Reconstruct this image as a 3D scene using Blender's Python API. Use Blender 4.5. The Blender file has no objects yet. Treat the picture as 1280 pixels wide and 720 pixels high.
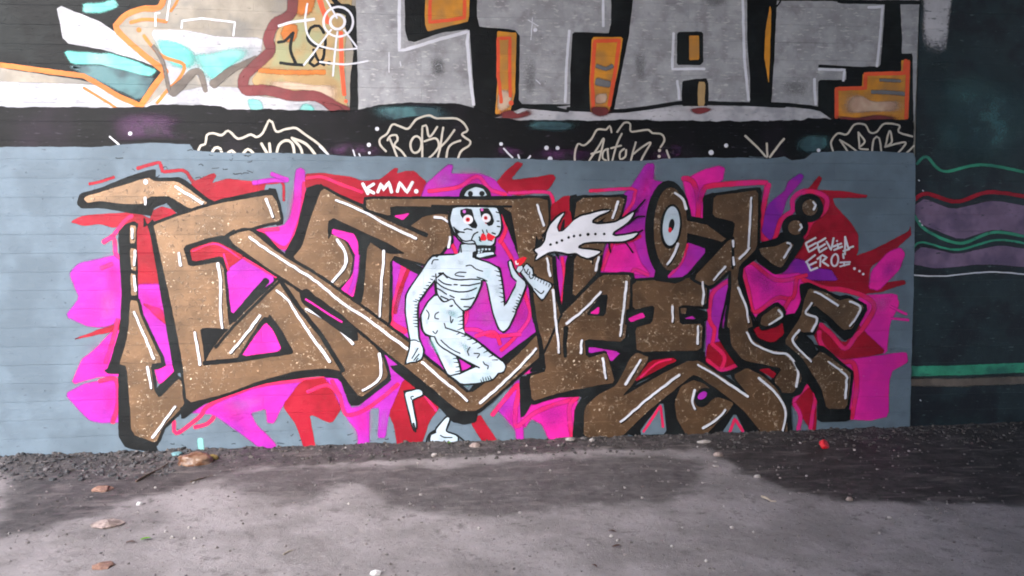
import bpy, bmesh, math, random
import numpy as np
from mathutils import Vector, Matrix, noise
from mathutils.geometry import tessellate_polygon

random.seed(7)
sc = bpy.context.scene
COL = sc.collection

# ------------------------------------------------------------------ camera
F_PX, DIST, EYE = 1000.0, 5.8, 1.502          # focal length in photo pixels, metres to the wall, eye height
YAW, PITCH, ROLL = 0.10977, 0.06483, -0.00441
cy, sy, cp, sp = math.cos(YAW), math.sin(YAW), math.cos(PITCH), math.sin(PITCH)
FW = np.array([sy * cp, cy * cp, -sp])
RT = np.array([cy, -sy, 0.0])
UP = np.cross(RT, FW)
cr, sr = math.cos(ROLL), math.sin(ROLL)
RT, UP = RT * cr + UP * sr, UP * cr - RT * sr
EYEP = np.array([0.0, -DIST, EYE])

cam = bpy.data.cameras.new('camera')
cam.sensor_width = 36.0
cam.lens = 36.0 * F_PX / 1280.0
cam.clip_start, cam.clip_end = 0.05, 2000.0
cam_o = bpy.data.objects.new('camera', cam)
COL.objects.link(cam_o)
m = Matrix.Identity(4)
for i in range(3):
    m[i][0], m[i][1], m[i][2], m[i][3] = RT[i], UP[i], -FW[i], EYEP[i]
cam_o.matrix_world = m
sc.camera = cam_o

# ------------------------------------------------------------------ light
SUN_EL, SUN_AZ = math.radians(36), math.radians(212)     # azimuth measured clockwise from +Y
world = bpy.data.worlds.new('World')
sc.world = world
world.use_nodes = True
wn = world.node_tree.nodes
bg = wn['Background']
sky = wn.new('ShaderNodeTexSky')
sky.sky_type = 'NISHITA'
sky.sun_disc = False
sky.sun_elevation = SUN_EL
sky.sun_rotation = SUN_AZ
sky.air_density = 1.0
sky.dust_density = 1.5
sky.ozone_density = 1.0
world.node_tree.links.new(sky.outputs[0], bg.inputs['Color'])
bg.inputs['Strength'].default_value = 0.12
sun = bpy.data.lights.new('sun', 'SUN')
sun.energy = 1.2
sun.angle = math.radians(20)
sun.color = (1.0, 0.98, 0.95)
sun_o = bpy.data.objects.new('sun', sun)
COL.objects.link(sun_o)
sd = Vector((math.sin(SUN_AZ) * math.cos(SUN_EL), math.cos(SUN_AZ) * math.cos(SUN_EL), math.sin(SUN_EL)))
sun_o.rotation_euler = sd.to_track_quat('Z', 'Y').to_euler()
vs = sc.view_settings
vs.view_transform = 'Standard'
vs.look = 'None'
vs.gamma = 1.0
vs.use_curve_mapping = False
vs.exposure = 2.35
sc.render.engine = 'CYCLES'
sc.cycles.use_denoising = True
sc.cycles.max_bounces = 6
sc.cycles.diffuse_bounces = 4
sc.cycles.use_adaptive_sampling = True
sc.cycles.adaptive_threshold = 0.03
sc.cycles.glossy_bounces = 2
sc.cycles.transparent_max_bounces = 48
sc.cycles.filter_width = 1.9

# ------------------------------------------------------------------ photo pixel -> place
def ray(x, y):
    return FW + RT * ((x - 640.0) / F_PX) + UP * ((360.0 - y) / F_PX)
def on_wall(x, y, yw=0.0):
    d = ray(x, y)
    return EYEP + d * ((DIST + yw) / d[1])
def on_ground(x, y, z=0.0):
    d = ray(x, y)
    return EYEP + d * ((z - EYE) / d[2])

# ------------------------------------------------------------------ materials
def srgb(r, g, b):
    f = lambda c: (c / 255 / 12.92) if c / 255 <= 0.04045 else ((c / 255 + 0.055) / 1.055) ** 2.4
    return (f(r), f(g), f(b), 1.0)

def nd(t, kind, **kw):
    n = t.nodes.new(kind)
    for k, v in kw.items():
        setattr(n, k, v)
    return n
def setin(n, **kw):
    for k, v in kw.items():
        n.inputs[k.replace('_', ' ')].default_value = v
    return n

# relief of the board-marked concrete, shared by every paint on it so that it runs through all of them
RG = bpy.data.node_groups.new('wall_relief', 'ShaderNodeTree')
RG.interface.new_socket('Lumps', in_out='INPUT', socket_type='NodeSocketFloat')
RG.interface.new_socket('Height', in_out='OUTPUT', socket_type='NodeSocketFloat')
RG.interface.new_socket('Board', in_out='OUTPUT', socket_type='NodeSocketFloat')
RG.interface.new_socket('Groove', in_out='OUTPUT', socket_type='NodeSocketFloat')
RG.interface.new_socket('Pit', in_out='OUTPUT', socket_type='NodeSocketFloat')
RG.interface.new_socket('Flake', in_out='OUTPUT', socket_type='NodeSocketFloat')
def build_relief():
    t = RG
    L = t.links.new
    gi = nd(t, 'NodeGroupInput')
    go = nd(t, 'NodeGroupOutput')
    geo = nd(t, 'ShaderNodeNewGeometry')
    sep = nd(t, 'ShaderNodeSeparateXYZ')
    L(geo.outputs['Position'], sep.inputs[0])
    xz = nd(t, 'ShaderNodeCombineXYZ')
    L(sep.outputs['X'], xz.inputs['X'])
    L(sep.outputs['Z'], xz.inputs['Y'])
    # boards
    br = nd(t, 'ShaderNodeTexBrick', offset=0.37, offset_frequency=2)
    setin(br, Scale=1.0, Mortar_Size=0.0022, Mortar_Smooth=0.6, Brick_Width=3.1, Row_Height=0.128, Bias=0.0)
    br.inputs['Color1'].default_value = (0, 0, 0, 1)
    br.inputs['Color2'].default_value = (1, 1, 1, 1)
    br.inputs['Mortar'].default_value = (0.5, 0.5, 0.5, 1)
    wob = nd(t, 'ShaderNodeTexNoise')
    setin(wob, Scale=1.6, Detail=2.0)
    L(xz.outputs[0], wob.inputs['Vector'])
    ws = nd(t, 'ShaderNodeVectorMath', operation='MULTIPLY_ADD')
    ws.inputs[1].default_value = (0.0, 0.02, 0.0)
    L(wob.outputs['Color'], ws.inputs[0])
    L(xz.outputs[0], ws.inputs[2])
    L(ws.outputs[0], br.inputs['Vector'])
    # wood grain printed in the concrete, stretched along the boards
    mp = nd(t, 'ShaderNodeMapping')
    mp.inputs['Scale'].default_value = (2.5, 45.0, 1.0)
    L(xz.outputs[0], mp.inputs['Vector'])
    gr = nd(t, 'ShaderNodeTexNoise')
    setin(gr, Scale=1.0, Detail=2.0, Roughness=0.6)
    L(mp.outputs[0], gr.inputs['Vector'])
    fine = nd(t, 'ShaderNodeTexNoise')
    setin(fine, Scale=90.0, Detail=2.0, Roughness=0.65)
    L(xz.outputs[0], fine.inputs['Vector'])
    big = nd(t, 'ShaderNodeTexNoise')
    setin(big, Scale=7.0, Detail=2.0, Roughness=0.6)
    L(xz.outputs[0], big.inputs['Vector'])
    # pits and chips
    vo = nd(t, 'ShaderNodeTexVoronoi')
    setin(vo, Scale=22.0)
    L(xz.outputs[0], vo.inputs['Vector'])
    pr = nd(t, 'ShaderNodeMapRange', interpolation_type='SMOOTHSTEP')
    setin(pr, From_Min=0.05, From_Max=0.13, To_Min=1.0, To_Max=0.0)
    L(vo.outputs['Distance'], pr.inputs['Value'])
    pm = nd(t, 'ShaderNodeMapRange', interpolation_type='SMOOTHSTEP')
    setin(pm, From_Min=0.56, From_Max=0.66)
    L(big.outputs['Fac'], pm.inputs['Value'])
    pit = nd(t, 'ShaderNodeMath', operation='MULTIPLY')
    L(pr.outputs[0], pit.inputs[0]); L(pm.outputs[0], pit.inputs[1])
    # wrinkles of thick paint
    mus = nd(t, 'ShaderNodeTexNoise')
    setin(mus, Scale=34.0, Detail=2.0, Roughness=0.55, Distortion=1.2)
    L(xz.outputs[0], mus.inputs['Vector'])
    def mul(a, k):
        n = nd(t, 'ShaderNodeMath', operation='MULTIPLY')
        L(a, n.inputs[0])
        if isinstance(k, float): n.inputs[1].default_value = k
        else: L(k, n.inputs[1])
        return n.outputs[0]
    def add(a, b, op='ADD'):
        n = nd(t, 'ShaderNodeMath', operation=op)
        L(a, n.inputs[0]); L(b, n.inputs[1])
        return n.outputs[0]
    h = mul(gr.outputs['Fac'], 0.0009)
    h = add(h, mul(fine.outputs['Fac'], 0.0012))
    h = add(h, mul(big.outputs['Fac'], 0.004))
    h = add(h, mul(br.outputs['Color'], 0.001))
    h = add(h, mul(br.outputs['Fac'], 0.0018), 'SUBTRACT')
    h = add(h, mul(pit.outputs[0], 0.004), 'SUBTRACT')
    wk = nd(t, 'ShaderNodeMapRange', interpolation_type='SMOOTHSTEP')
    setin(wk, From_Min=0.60, From_Max=0.74, To_Min=0.0, To_Max=1.0)
    L(mus.outputs['Fac'], wk.inputs['Value'])
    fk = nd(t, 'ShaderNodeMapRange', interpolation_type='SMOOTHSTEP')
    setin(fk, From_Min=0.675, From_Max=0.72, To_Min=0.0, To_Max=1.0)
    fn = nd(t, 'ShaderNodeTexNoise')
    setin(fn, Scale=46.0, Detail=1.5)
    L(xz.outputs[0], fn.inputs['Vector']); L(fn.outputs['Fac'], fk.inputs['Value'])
    h = add(h, mul(mul(wk.outputs[0], 0.007), gi.outputs['Lumps']))
    h = add(h, mul(mul(fk.outputs[0], 0.005), gi.outputs['Lumps']))
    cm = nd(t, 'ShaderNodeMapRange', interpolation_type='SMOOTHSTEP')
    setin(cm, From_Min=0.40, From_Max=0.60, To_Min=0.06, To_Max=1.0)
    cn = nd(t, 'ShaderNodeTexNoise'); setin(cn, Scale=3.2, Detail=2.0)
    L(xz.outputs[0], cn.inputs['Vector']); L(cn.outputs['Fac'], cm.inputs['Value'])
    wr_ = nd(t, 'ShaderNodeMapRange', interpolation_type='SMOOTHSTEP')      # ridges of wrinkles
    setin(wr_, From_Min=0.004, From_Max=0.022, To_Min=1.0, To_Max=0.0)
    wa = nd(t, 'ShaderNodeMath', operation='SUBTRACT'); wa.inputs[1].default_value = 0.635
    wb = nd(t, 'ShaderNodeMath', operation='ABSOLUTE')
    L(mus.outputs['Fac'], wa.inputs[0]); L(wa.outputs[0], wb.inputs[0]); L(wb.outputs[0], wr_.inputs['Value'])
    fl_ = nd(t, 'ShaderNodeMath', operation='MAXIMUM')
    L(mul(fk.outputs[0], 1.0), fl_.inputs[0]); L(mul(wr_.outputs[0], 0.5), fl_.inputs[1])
    L(mul(fl_.outputs[0], cm.outputs[0]), go.inputs['Flake'])  # mask for the painted glints
    L(h, go.inputs['Height'])
    L(br.outputs['Color'], go.inputs['Board'])
    L(br.outputs['Fac'], go.inputs['Groove'])
    L(pit.outputs[0], go.inputs['Pit'])
build_relief()

MATS = {}
def paint(name, rgb, rgb2=None, var=0.18, rough=0.62, metal=0.0, lumps=0.15, wear=0.0, wear_rgb=(150, 146, 140), scale2=3.0, mix2=(0.45, 0.62), soft=False, bump=1.0, spec=0.4, flake=None):
    mt = bpy.data.materials.new(name)
    mt.use_nodes = True
    t = mt.node_tree
    L = t.links.new
    t.nodes.clear()
    out = nd(t, 'ShaderNodeOutputMaterial')
    bs = nd(t, 'ShaderNodeBsdfPrincipled')
    geo = nd(t, 'ShaderNodeNewGeometry')
    rel = nd(t, 'ShaderNodeGroup', node_tree=RG)
    rel.inputs['Lumps'].default_value = lumps
    bmp = nd(t, 'ShaderNodeBump')
    setin(bmp, Strength=bump, Distance=1.0)
    L(rel.outputs['Height'], bmp.inputs['Height'])
    L(bmp.outputs[0], bs.inputs['Normal'])
    def noise_fac(scale, detail=4.0, lo=None, hi=None, stretch=None):
        n = nd(t, 'ShaderNodeTexNoise')
        setin(n, Scale=scale, Detail=detail, Roughness=0.62)
        src = geo.outputs['Position']
        if stretch:
            mp = nd(t, 'ShaderNodeMapping')
            mp.inputs['Scale'].default_value = stretch
            L(src, mp.inputs['Vector']); src = mp.outputs[0]
        L(src, n.inputs['Vector'])
        if lo is None: return n.outputs['Fac']
        r = nd(t, 'ShaderNodeMapRange', interpolation_type='SMOOTHSTEP')
        setin(r, From_Min=lo, From_Max=hi)
        L(n.outputs['Fac'], r.inputs['Value'])
        return r.outputs[0]
    def mix(a, b, fac):
        n = nd(t, 'ShaderNodeMix', data_type='RGBA')
        if isinstance(a, tuple): n.inputs['A'].default_value = a
        else: L(a, n.inputs['A'])
        if isinstance(b, tuple): n.inputs['B'].default_value = b
        else: L(b, n.inputs['B'])
        if isinstance(fac, float): n.inputs['Factor'].default_value = fac
        else: L(fac, n.inputs['Factor'])
        return n.outputs['Result']
    for n in t.nodes:
        pass
    c = srgb(*rgb)
    dark = tuple(x * (1 - var) for x in c[:3]) + (1.0,)
    lite = tuple(min(0.9, x * (1 + var)) for x in c[:3]) + (1.0,)
    col = mix(dark, lite, noise_fac(5.0, 3.0, 0.3, 0.7))
    if rgb2:
        col = mix(col, srgb(*rgb2), noise_fac(scale2, 3.0, mix2[0], mix2[1]))
    # tone of the single boards
    bt = nd(t, 'ShaderNodeMapRange')
    setin(bt, From_Min=0.0, From_Max=1.0, To_Min=0.955, To_Max=1.045)
    L(rel.outputs['Board'], bt.inputs['Value'])
    hs = nd(t, 'ShaderNodeHueSaturation')
    L(bt.outputs[0], hs.inputs['Value'])
    L(col, hs.inputs['Color'])
    col = hs.outputs[0]
    if wear > 0:
        w = noise_fac(1.0, 4.0, 0.72 - wear * 0.25, 0.80 - wear * 0.25, stretch=(14.0, 14.0, 55.0))
        wr = nd(t, 'ShaderNodeMath', operation='MAXIMUM')
        L(w, wr.inputs[0]); 
        pk = nd(t, 'ShaderNodeMath', operation='MULTIPLY'); pk.inputs[1].default_value = 0.7
        L(rel.outputs['Pit'], pk.inputs[0]); L(pk.outputs[0], wr.inputs[1])
        col = mix(col, srgb(*wear_rgb), wr.outputs[0])
    bs.inputs['Roughness'].default_value = rough
    bs.inputs['Metallic'].default_value = metal
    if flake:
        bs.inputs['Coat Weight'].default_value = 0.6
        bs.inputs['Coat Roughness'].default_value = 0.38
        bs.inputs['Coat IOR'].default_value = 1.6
    if flake:        # glints of the gold, painted into its base colour as pale flecks
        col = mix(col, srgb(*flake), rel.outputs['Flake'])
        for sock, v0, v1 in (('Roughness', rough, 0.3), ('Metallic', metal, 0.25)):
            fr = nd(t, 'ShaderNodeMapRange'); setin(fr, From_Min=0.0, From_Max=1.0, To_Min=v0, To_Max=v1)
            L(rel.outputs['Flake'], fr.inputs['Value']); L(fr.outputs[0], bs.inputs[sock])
    L(col, bs.inputs['Base Color'])
    bs.inputs['Specular IOR Level'].default_value = spec
    at = nd(t, 'ShaderNodeAttribute', attribute_name='cover')
    sig = at.outputs['Fac']
    sp_n = nd(t, 'ShaderNodeTexNoise')
    setin(sp_n, Scale=160.0 if soft else 60.0, Detail=3.0)
    L(geo.outputs['Position'], sp_n.inputs['Vector'])
    ma = nd(t, 'ShaderNodeMath', operation='MULTIPLY_ADD')
    L(sp_n.outputs['Fac'], ma.inputs[0]); ma.inputs[1].default_value = 0.5
    sub = nd(t, 'ShaderNodeMath', operation='SUBTRACT'); sub.inputs[1].default_value = 0.25
    L(sig, sub.inputs[0]); L(sub.outputs[0], ma.inputs[2])
    rg = nd(t, 'ShaderNodeMapRange', interpolation_type='SMOOTHSTEP')
    if soft: setin(rg, From_Min=0.0, From_Max=0.75)
    else: setin(rg, From_Min=0.22, From_Max=0.72)
    L(ma.outputs[0], rg.inputs['Value'])
    tr = nd(t, 'ShaderNodeBsdfTransparent')
    mx = nd(t, 'ShaderNodeMixShader')
    L(rg.outputs[0], mx.inputs[0]); L(tr.outputs[0], mx.inputs[1]); L(bs.outputs[0], mx.inputs[2])
    L(mx.outputs[0], out.inputs['Surface'])
    MATS[name] = mt
    return mt

paint('bare_concrete', (150, 146, 140), (112, 108, 104), rough=0.85, wear=0.25, wear_rgb=(90, 88, 85))
paint('beige_wash', (150, 142, 132), (130, 126, 122), rough=0.8, wear=0.3, wear_rgb=(104, 100, 94))
paint('white_paint', (180, 178, 186), (150, 150, 158), var=0.12, rough=0.6, wear=0.5, wear_rgb=(116, 118, 124), scale2=4.0)
paint('silver_paint', (156, 156, 162), (134, 132, 138), var=0.16, rough=0.5, metal=0.05, wear=0.6, wear_rgb=(182, 181, 184), scale2=8.0, mix2=(0.45, 0.7), lumps=0.1)
paint('black_paint', (15, 17, 20), (25, 29, 31), rough=0.6, wear=0.2, wear_rgb=(46, 48, 52), spec=0.22)
paint('band_black', (11, 12, 16), (34, 26, 38), rough=0.6, wear=0.4, wear_rgb=(56, 53, 62), scale2=1.4, mix2=(0.5, 0.75), spec=0.22, bump=0.7)
paint('band_purple', (66, 28, 70), (30, 22, 36), rough=0.55, soft=True, scale2=5.0)
paint('slate_paint', (93, 108, 122), (84, 98, 111), var=0.09, rough=0.6, wear=0.28, wear_rgb=(58, 62, 72), scale2=2.0)
paint('purple_paint', (156, 36, 160), (182, 30, 148), var=0.16, scale2=2.4, mix2=(0.42, 0.72), rough=0.5, wear=0.15, wear_rgb=(176, 80, 168), soft=True, spec=0.3)
paint('violet_paint', (118, 28, 148), (142, 32, 144), var=0.14, rough=0.5, soft=True, spec=0.3)
paint('pink_paint', (218, 32, 150), (196, 30, 150), var=0.16, scale2=2.4, mix2=(0.42, 0.72), rough=0.5, wear=0.15, wear_rgb=(206, 104, 178), soft=True, spec=0.3)
paint('rose_line', (206, 30, 82), (198, 38, 122), var=0.14, rough=0.5, soft=True, spec=0.3)
paint('red_paint', (138, 8, 32), (154, 16, 42), var=0.18, rough=0.5, wear=0.12, wear_rgb=(168, 60, 78), spec=0.3)
paint('gold_paint', (122, 91, 64), (102, 75, 51), var=0.14, rough=0.34, metal=0.62, lumps=1.0, wear=0.1, wear_rgb=(98, 72, 54), spec=0.8, flake=(252, 232, 204), bump=0.8)  # flake is the pale colour of the painted glints
paint('highlight_white', (208, 208, 219), rough=0.5, var=0.08)
paint('bone_white', (178, 191, 206), (160, 184, 196), var=0.1, rough=0.5, scale2=6.0, mix2=(0.5, 0.7))
paint('bone_shade', (112, 132, 148), (96, 116, 130), var=0.15, rough=0.5, soft=True)
paint('lilac_spray', (176, 96, 190), (190, 80, 160), var=0.1, rough=0.5, soft=True)
paint('tooth_red', (205, 20, 40), rough=0.45)
paint('orange_paint', (204, 136, 40), (170, 120, 60), rough=0.55, wear=0.3, wear_rgb=(120, 100, 80))
paint('outline_orange', (190, 108, 36), (172, 96, 32), rough=0.55)
paint('red_orange', (218, 84, 50), rough=0.55, var=0.1)
paint('maroon_paint', (112, 44, 48), (96, 40, 42), rough=0.55, soft=True)
paint('tan_wash', (168, 138, 96), (150, 150, 114), rough=0.6, soft=True, wear=0.3, wear_rgb=(178, 164, 138))
paint('cream_wash', (196, 170, 150), (172, 138, 120), rough=0.6, soft=True)
paint('aqua_paint', (88, 176, 170), (120, 176, 174), rough=0.5, soft=True, wear=0.2, wear_rgb=(165, 178, 174))
paint('teal_paint', (42, 66, 74), (70, 110, 116), rough=0.5, soft=True)
paint('brown_grey', (98, 88, 82), (80, 72, 68), rough=0.55, soft=True)
paint('cream_marker', (188, 180, 170), rough=0.5, var=0.12)
paint('grey_smudge', (106, 106, 110), rough=0.6, soft=True)
paint('lilac_paint', (118, 96, 124), (92, 76, 104), rough=0.55, wear=0.4, wear_rgb=(60, 62, 72))
paint('green_paint', (50, 138, 110), (40, 104, 92), rough=0.55, var=0.2, wear=0.4, wear_rgb=(40, 54, 58))
paint('night_paint', (30, 42, 48), (22, 26, 34), rough=0.5, wear=0.35, wear_rgb=(70, 80, 84))

# ------------------------------------------------------------------ paint shapes
CROPS = {'A': (120, 0), 'B': (400, 0), 'C': (660, 0), 'D': (840, 0), 'E': (120, 130), 'F': (400, 130), 'G': (640, 130), 'H': (840, 130),
         'I': (120, 290), 'J': (400, 290), 'K': (640, 290), 'L': (840, 290), 'M': (120, 410), 'N': (400, 410), 'O': (640, 410), 'Q': (840, 410)}
CROP8 = {'a': (540, 225), 'b': (500, 300), 'c': (580, 300), 'd': (500, 380), 'e': (490, 470), 'f': (660, 240), 'g': (124, 550), 'h': (1000, 240)}
def P(s):
    """'E20,440 260,365': points read in an enlarged view of the photograph (E, F ... name the view; p = photo pixels)"""
    out, org, k = [], (0, 0), 1.0
    for tok in s.split():
        if tok[0].isalpha():
            c, tok = tok[0], tok[1:]
            if c == 'p': org, k = (0, 0), 1.0
            elif c in CROPS: org, k = CROPS[c], 4.0
            else: org, k = CROP8[c], 8.0
        x, y = tok.split(',')
        out.append((org[0] + float(x) / k, org[1] + float(y) / k))
    return out

def resample(pts, step, closed):
    out = []
    n = len(pts)
    for i in range(n if closed else n - 1):
        a, b = pts[i], pts[(i + 1) % n]
        d = math.hypot(b[0] - a[0], b[1] - a[1])
        k = max(1, int(math.ceil(d / step)))
        for j in range(k):
            t = j / k
            out.append((a[0] + (b[0] - a[0]) * t, a[1] + (b[1] - a[1]) * t))
    if not closed: out.append(pts[-1])
    return out
def chaikin(pts, closed, r=0.25):
    out = []
    n = len(pts)
    if not closed: out.append(pts[0])
    for i in range(n if closed else n - 1):
        a, b = pts[i], pts[(i + 1) % n]
        out.append((a[0] + (b[0] - a[0]) * r, a[1] + (b[1] - a[1]) * r))
        out.append((a[0] + (b[0] - a[0]) * (1 - r), a[1] + (b[1] - a[1]) * (1 - r)))
    if not closed: out.append(pts[-1])
    return out
def catmull(pts, closed, step):
    n = len(pts)
    out = []
    for i in range(n if closed else n - 1):
        if closed: p0, p1, p2, p3 = pts[i - 1], pts[i], pts[(i + 1) % n], pts[(i + 2) % n]
        else: p0, p1, p2, p3 = pts[max(0, i - 1)], pts[i], pts[i + 1], pts[min(n - 1, i + 2)]
        k = max(1, int(math.hypot(p2[0] - p1[0], p2[1] - p1[1]) / step))
        for j in range(k):
            t = j / k
            q = []
            for c in (0, 1):
                q.append(0.5 * (2 * p1[c] + (p2[c] - p0[c]) * t + (2 * p0[c] - 5 * p1[c] + 4 * p2[c] - p3[c]) * t * t + (3 * p1[c] - p0[c] - 3 * p2[c] + p3[c]) * t ** 3))
            out.append(tuple(q))
    if not closed: out.append(pts[-1])
    return out
def wobble(pts, amp, ph):
    return [(x + amp * noise.noise((x * 0.11, y * 0.11, ph)) + 0.5 * amp * noise.noise((x * 0.4, y * 0.4, ph)),
             y + amp * noise.noise((x * 0.11, y * 0.11, ph + 9.3)) + 0.5 * amp * noise.noise((x * 0.4, y * 0.4, ph + 5.1))) for x, y in pts]
def normals(pts, closed):
    n = len(pts)
    out = []
    for i in range(n):
        a = pts[i - 1] if (closed or i > 0) else pts[i]
        b = pts[(i + 1) % n] if (closed or i < n - 1) else pts[i]
        dx, dy = b[0] - a[0], b[1] - a[1]
        l = math.hypot(dx, dy) or 1.0
        out.append((-dy / l, dx / l))
    return out

LEVELS = []                       # how many coats of paint lie where
COAT = 0.00013                    # thickness of one coat, metres
PLANE = [0.0]                     # the wall face being painted
def level_for(pts, pad=2.0):
    x0 = min(p[0] for p in pts) - pad; x1 = max(p[0] for p in pts) + pad
    y0 = min(p[1] for p in pts) - pad; y1 = max(p[1] for p in pts) + pad
    lv = 0
    for (a0, a1, b0, b1, l) in LEVELS:
        if l > lv and a0 < x1 and a1 > x0 and b0 < y1 and b1 > y0: lv = l
    lv += 1
    LEVELS.append((x0, x1, y0, y1, lv))
    return lv

PARTS = []
class Part:
    def __init__(s, name, mat, parent=None, label=None):
        s.name, s.mat, s.parent, s.label = name, mat, parent, label
        s.v, s.c, s.f = [], [], []
        s.plane = PLANE[0]
        s.obj = None
        PARTS.append(s)
    def vert(s, x, y, cover, lv):
        p = on_wall(x, y, s.plane)
        s.v.append((p[0], s.plane - 0.0012 - lv * COAT, p[2])); s.c.append(cover)
        return len(s.v) - 1
    def poly(s, d, feather=0.5, smooth=False, wob=0.5, pts=None, rnd=0.12):
        pts = pts or P(d)
        if smooth: pts = catmull(pts, True, 4.0)
        else:
            if rnd: pts = chaikin(pts, True, rnd)
            pts = resample(pts, 6.0, True)
        if wob: pts = wobble(pts, wob, len(PARTS) * 1.7)
        area = sum(pts[i - 1][0] * pts[i][1] - pts[i][0] * pts[i - 1][1] for i in range(len(pts)))
        if area < 0: pts = pts[::-1]
        lv = level_for(pts, feather)
        nm = normals(pts, True)
        inn = [(p[0] + k[0] * feather * 0.5, p[1] + k[1] * feather * 0.5) for p, k in zip(pts, nm)]
        tris = tessellate_polygon([[Vector((p[0], p[1], 0)) for p in inn]])
        i0 = len(s.v)
        for p in inn: s.vert(p[0], p[1], 1.0, lv)
        for p, k in zip(pts, nm): s.vert(p[0] - k[0] * feather * 0.5, p[1] - k[1] * feather * 0.5, 0.0, lv)
        n = len(pts)
        for a, b, c in tris: s.f.append((i0 + a, i0 + b, i0 + c))
        for i in range(n):
            j = (i + 1) % n
            s.f.append((i0 + i, i0 + j, i0 + n + j, i0 + n + i))
        return s
    def blob(s, d, core=0.25, strength=1.0, grow=1.0):
        """a soft sprayed cloud: full cover in the middle, none at the outline"""
        pts = catmull(P(d), True, 5.0)
        lv = level_for(pts)
        cx = sum(p[0] for p in pts) / len(pts); cz = sum(p[1] for p in pts) / len(pts)
        pts = [(cx + (p[0] - cx) * grow, cz + (p[1] - cz) * grow) for p in pts]
        n = len(pts); rings = 5
        c0 = s.vert(cx, cz, strength, lv)
        prev = None
        for r in range(1, rings + 1):
            t = r / rings
            u = min(1.0, max(0.0, (1.0 - t) / (1.0 - core)))
            cov = strength * u * u * (3 - 2 * u)
            cur = [s.vert(cx + (p[0] - cx) * t, cz + (p[1] - cz) * t, cov, lv) for p in pts]
            for i in range(n):
                j = (i + 1) % n
                if prev is None: s.f.append((c0, cur[i], cur[j]))
                else: s.f.append((prev[i], cur[i], cur[j], prev[j]))
            prev = cur
        return s
    def line(s, d, w, feather=0.5, smooth=True, wob=0.35, closed=False, taper=(1.0, 1.0), pts=None):
        w = w / 4.0
        pts = pts or P(d)
        step = max(1.2, min(4.0, w))
        pts = catmull(pts, closed, step) if smooth and len(pts) > 2 else resample(pts, step, closed)
        if wob: pts = wobble(pts, min(wob, w * 0.3), len(PARTS) * 1.3 + len(s.v) * 0.01)
        lv = level_for(pts, w / 2 + feather)
        n = len(pts)
        nm = normals(pts, closed)
        hw = []
        for i in range(n):
            t = i / max(1, n - 1)
            k = taper[0] + (taper[1] - taper[0]) * t
            hw.append(max(0.15, 0.5 * w * k * (1 + 0.14 * noise.noise((pts[i][0] * 0.15, pts[i][1] * 0.15, 3.3)))))
        f = feather
        rows = []
        def row(p, k, h, ll, cov=1.0):
            hi = max(0.05, h - f * 0.5)
            return (s.vert(p[0] - k[0] * (h + f * 0.5), p[1] - k[1] * (h + f * 0.5), 0.0, ll), s.vert(p[0] - k[0] * hi, p[1] - k[1] * hi, cov, ll),
                    s.vert(p[0] + k[0] * hi, p[1] + k[1] * hi, cov, ll), s.vert(p[0] + k[0] * (h + f * 0.5), p[1] + k[1] * (h + f * 0.5), 0.0, ll))
        if not closed:
            k = nm[0]; p = pts[0]; tx, ty = k[1], -k[0]
            for a in (80, 50, 22):
                ca, sa = math.cos(math.radians(a)), math.sin(math.radians(a))
                rows.append(row((p[0] - tx * hw[0] * sa, p[1] - ty * hw[0] * sa), k, hw[0] * ca, lv, 0.0 if a == 80 else 1.0))
        for i in range(n):
            rows.append(row(pts[i], nm[i], hw[i], lv + 0.08 * i / n))
        if not closed:
            k = nm[-1]; p = pts[-1]; tx, ty = k[1], -k[0]
            for a in (22, 50, 80):
                ca, sa = math.cos(math.radians(a)), math.sin(math.radians(a))
                rows.append(row((p[0] + tx * hw[-1] * sa, p[1] + ty * hw[-1] * sa), k, hw[-1] * ca, lv + 0.08, 0.0 if a == 80 else 1.0))
        m_ = len(rows)
        for i in range(m_ if closed else m_ - 1):
            a, b = rows[i], rows[(i + 1) % m_]
            for q in range(3): s.f.append((a[q], a[q + 1], b[q + 1], b[q]))
        return s
    def lines(s, w, *ds, **kw):
        for d in ds: s.line(d, w, **kw)
        return s
    def ell(s, d, rx, ry=None, rot=0.0, k=4.0, **kw):
        """filled ellipse, radii in the same enlarged pixels"""
        (x, y), = P(d)
        if d[0].islower(): k = 8.0
        rx = rx / k; ry = (ry / k) if ry else rx
        n = 14 if max(rx, ry) < 4 else 28
        ca, sa = math.cos(rot), math.sin(rot)
        pts = []
        for i in range(n):
            a = 2 * math.pi * i / n
            u, v = rx * math.cos(a), ry * math.sin(a)
            pts.append((x + u * ca - v * sa, y + u * sa + v * ca))
        return s.poly('', pts=pts, rnd=0, wob=kw.pop('wob', 0.25), **kw)
    def ring(s, d, rx, ry, w, rot=0.0, **kw):
        (x, y), = P(d)
        k = 8.0 if d[0].islower() else 4.0
        pts = []
        for i in range(20):
            a = 2 * math.pi * i / 20
            u, v = rx / k * math.cos(a), ry / k * math.sin(a)
            pts.append((x + u * math.cos(rot) - v * math.sin(rot), y + u * math.sin(rot) + v * math.cos(rot)))
        return s.line('', w, pts=pts, closed=True, **kw)

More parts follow.
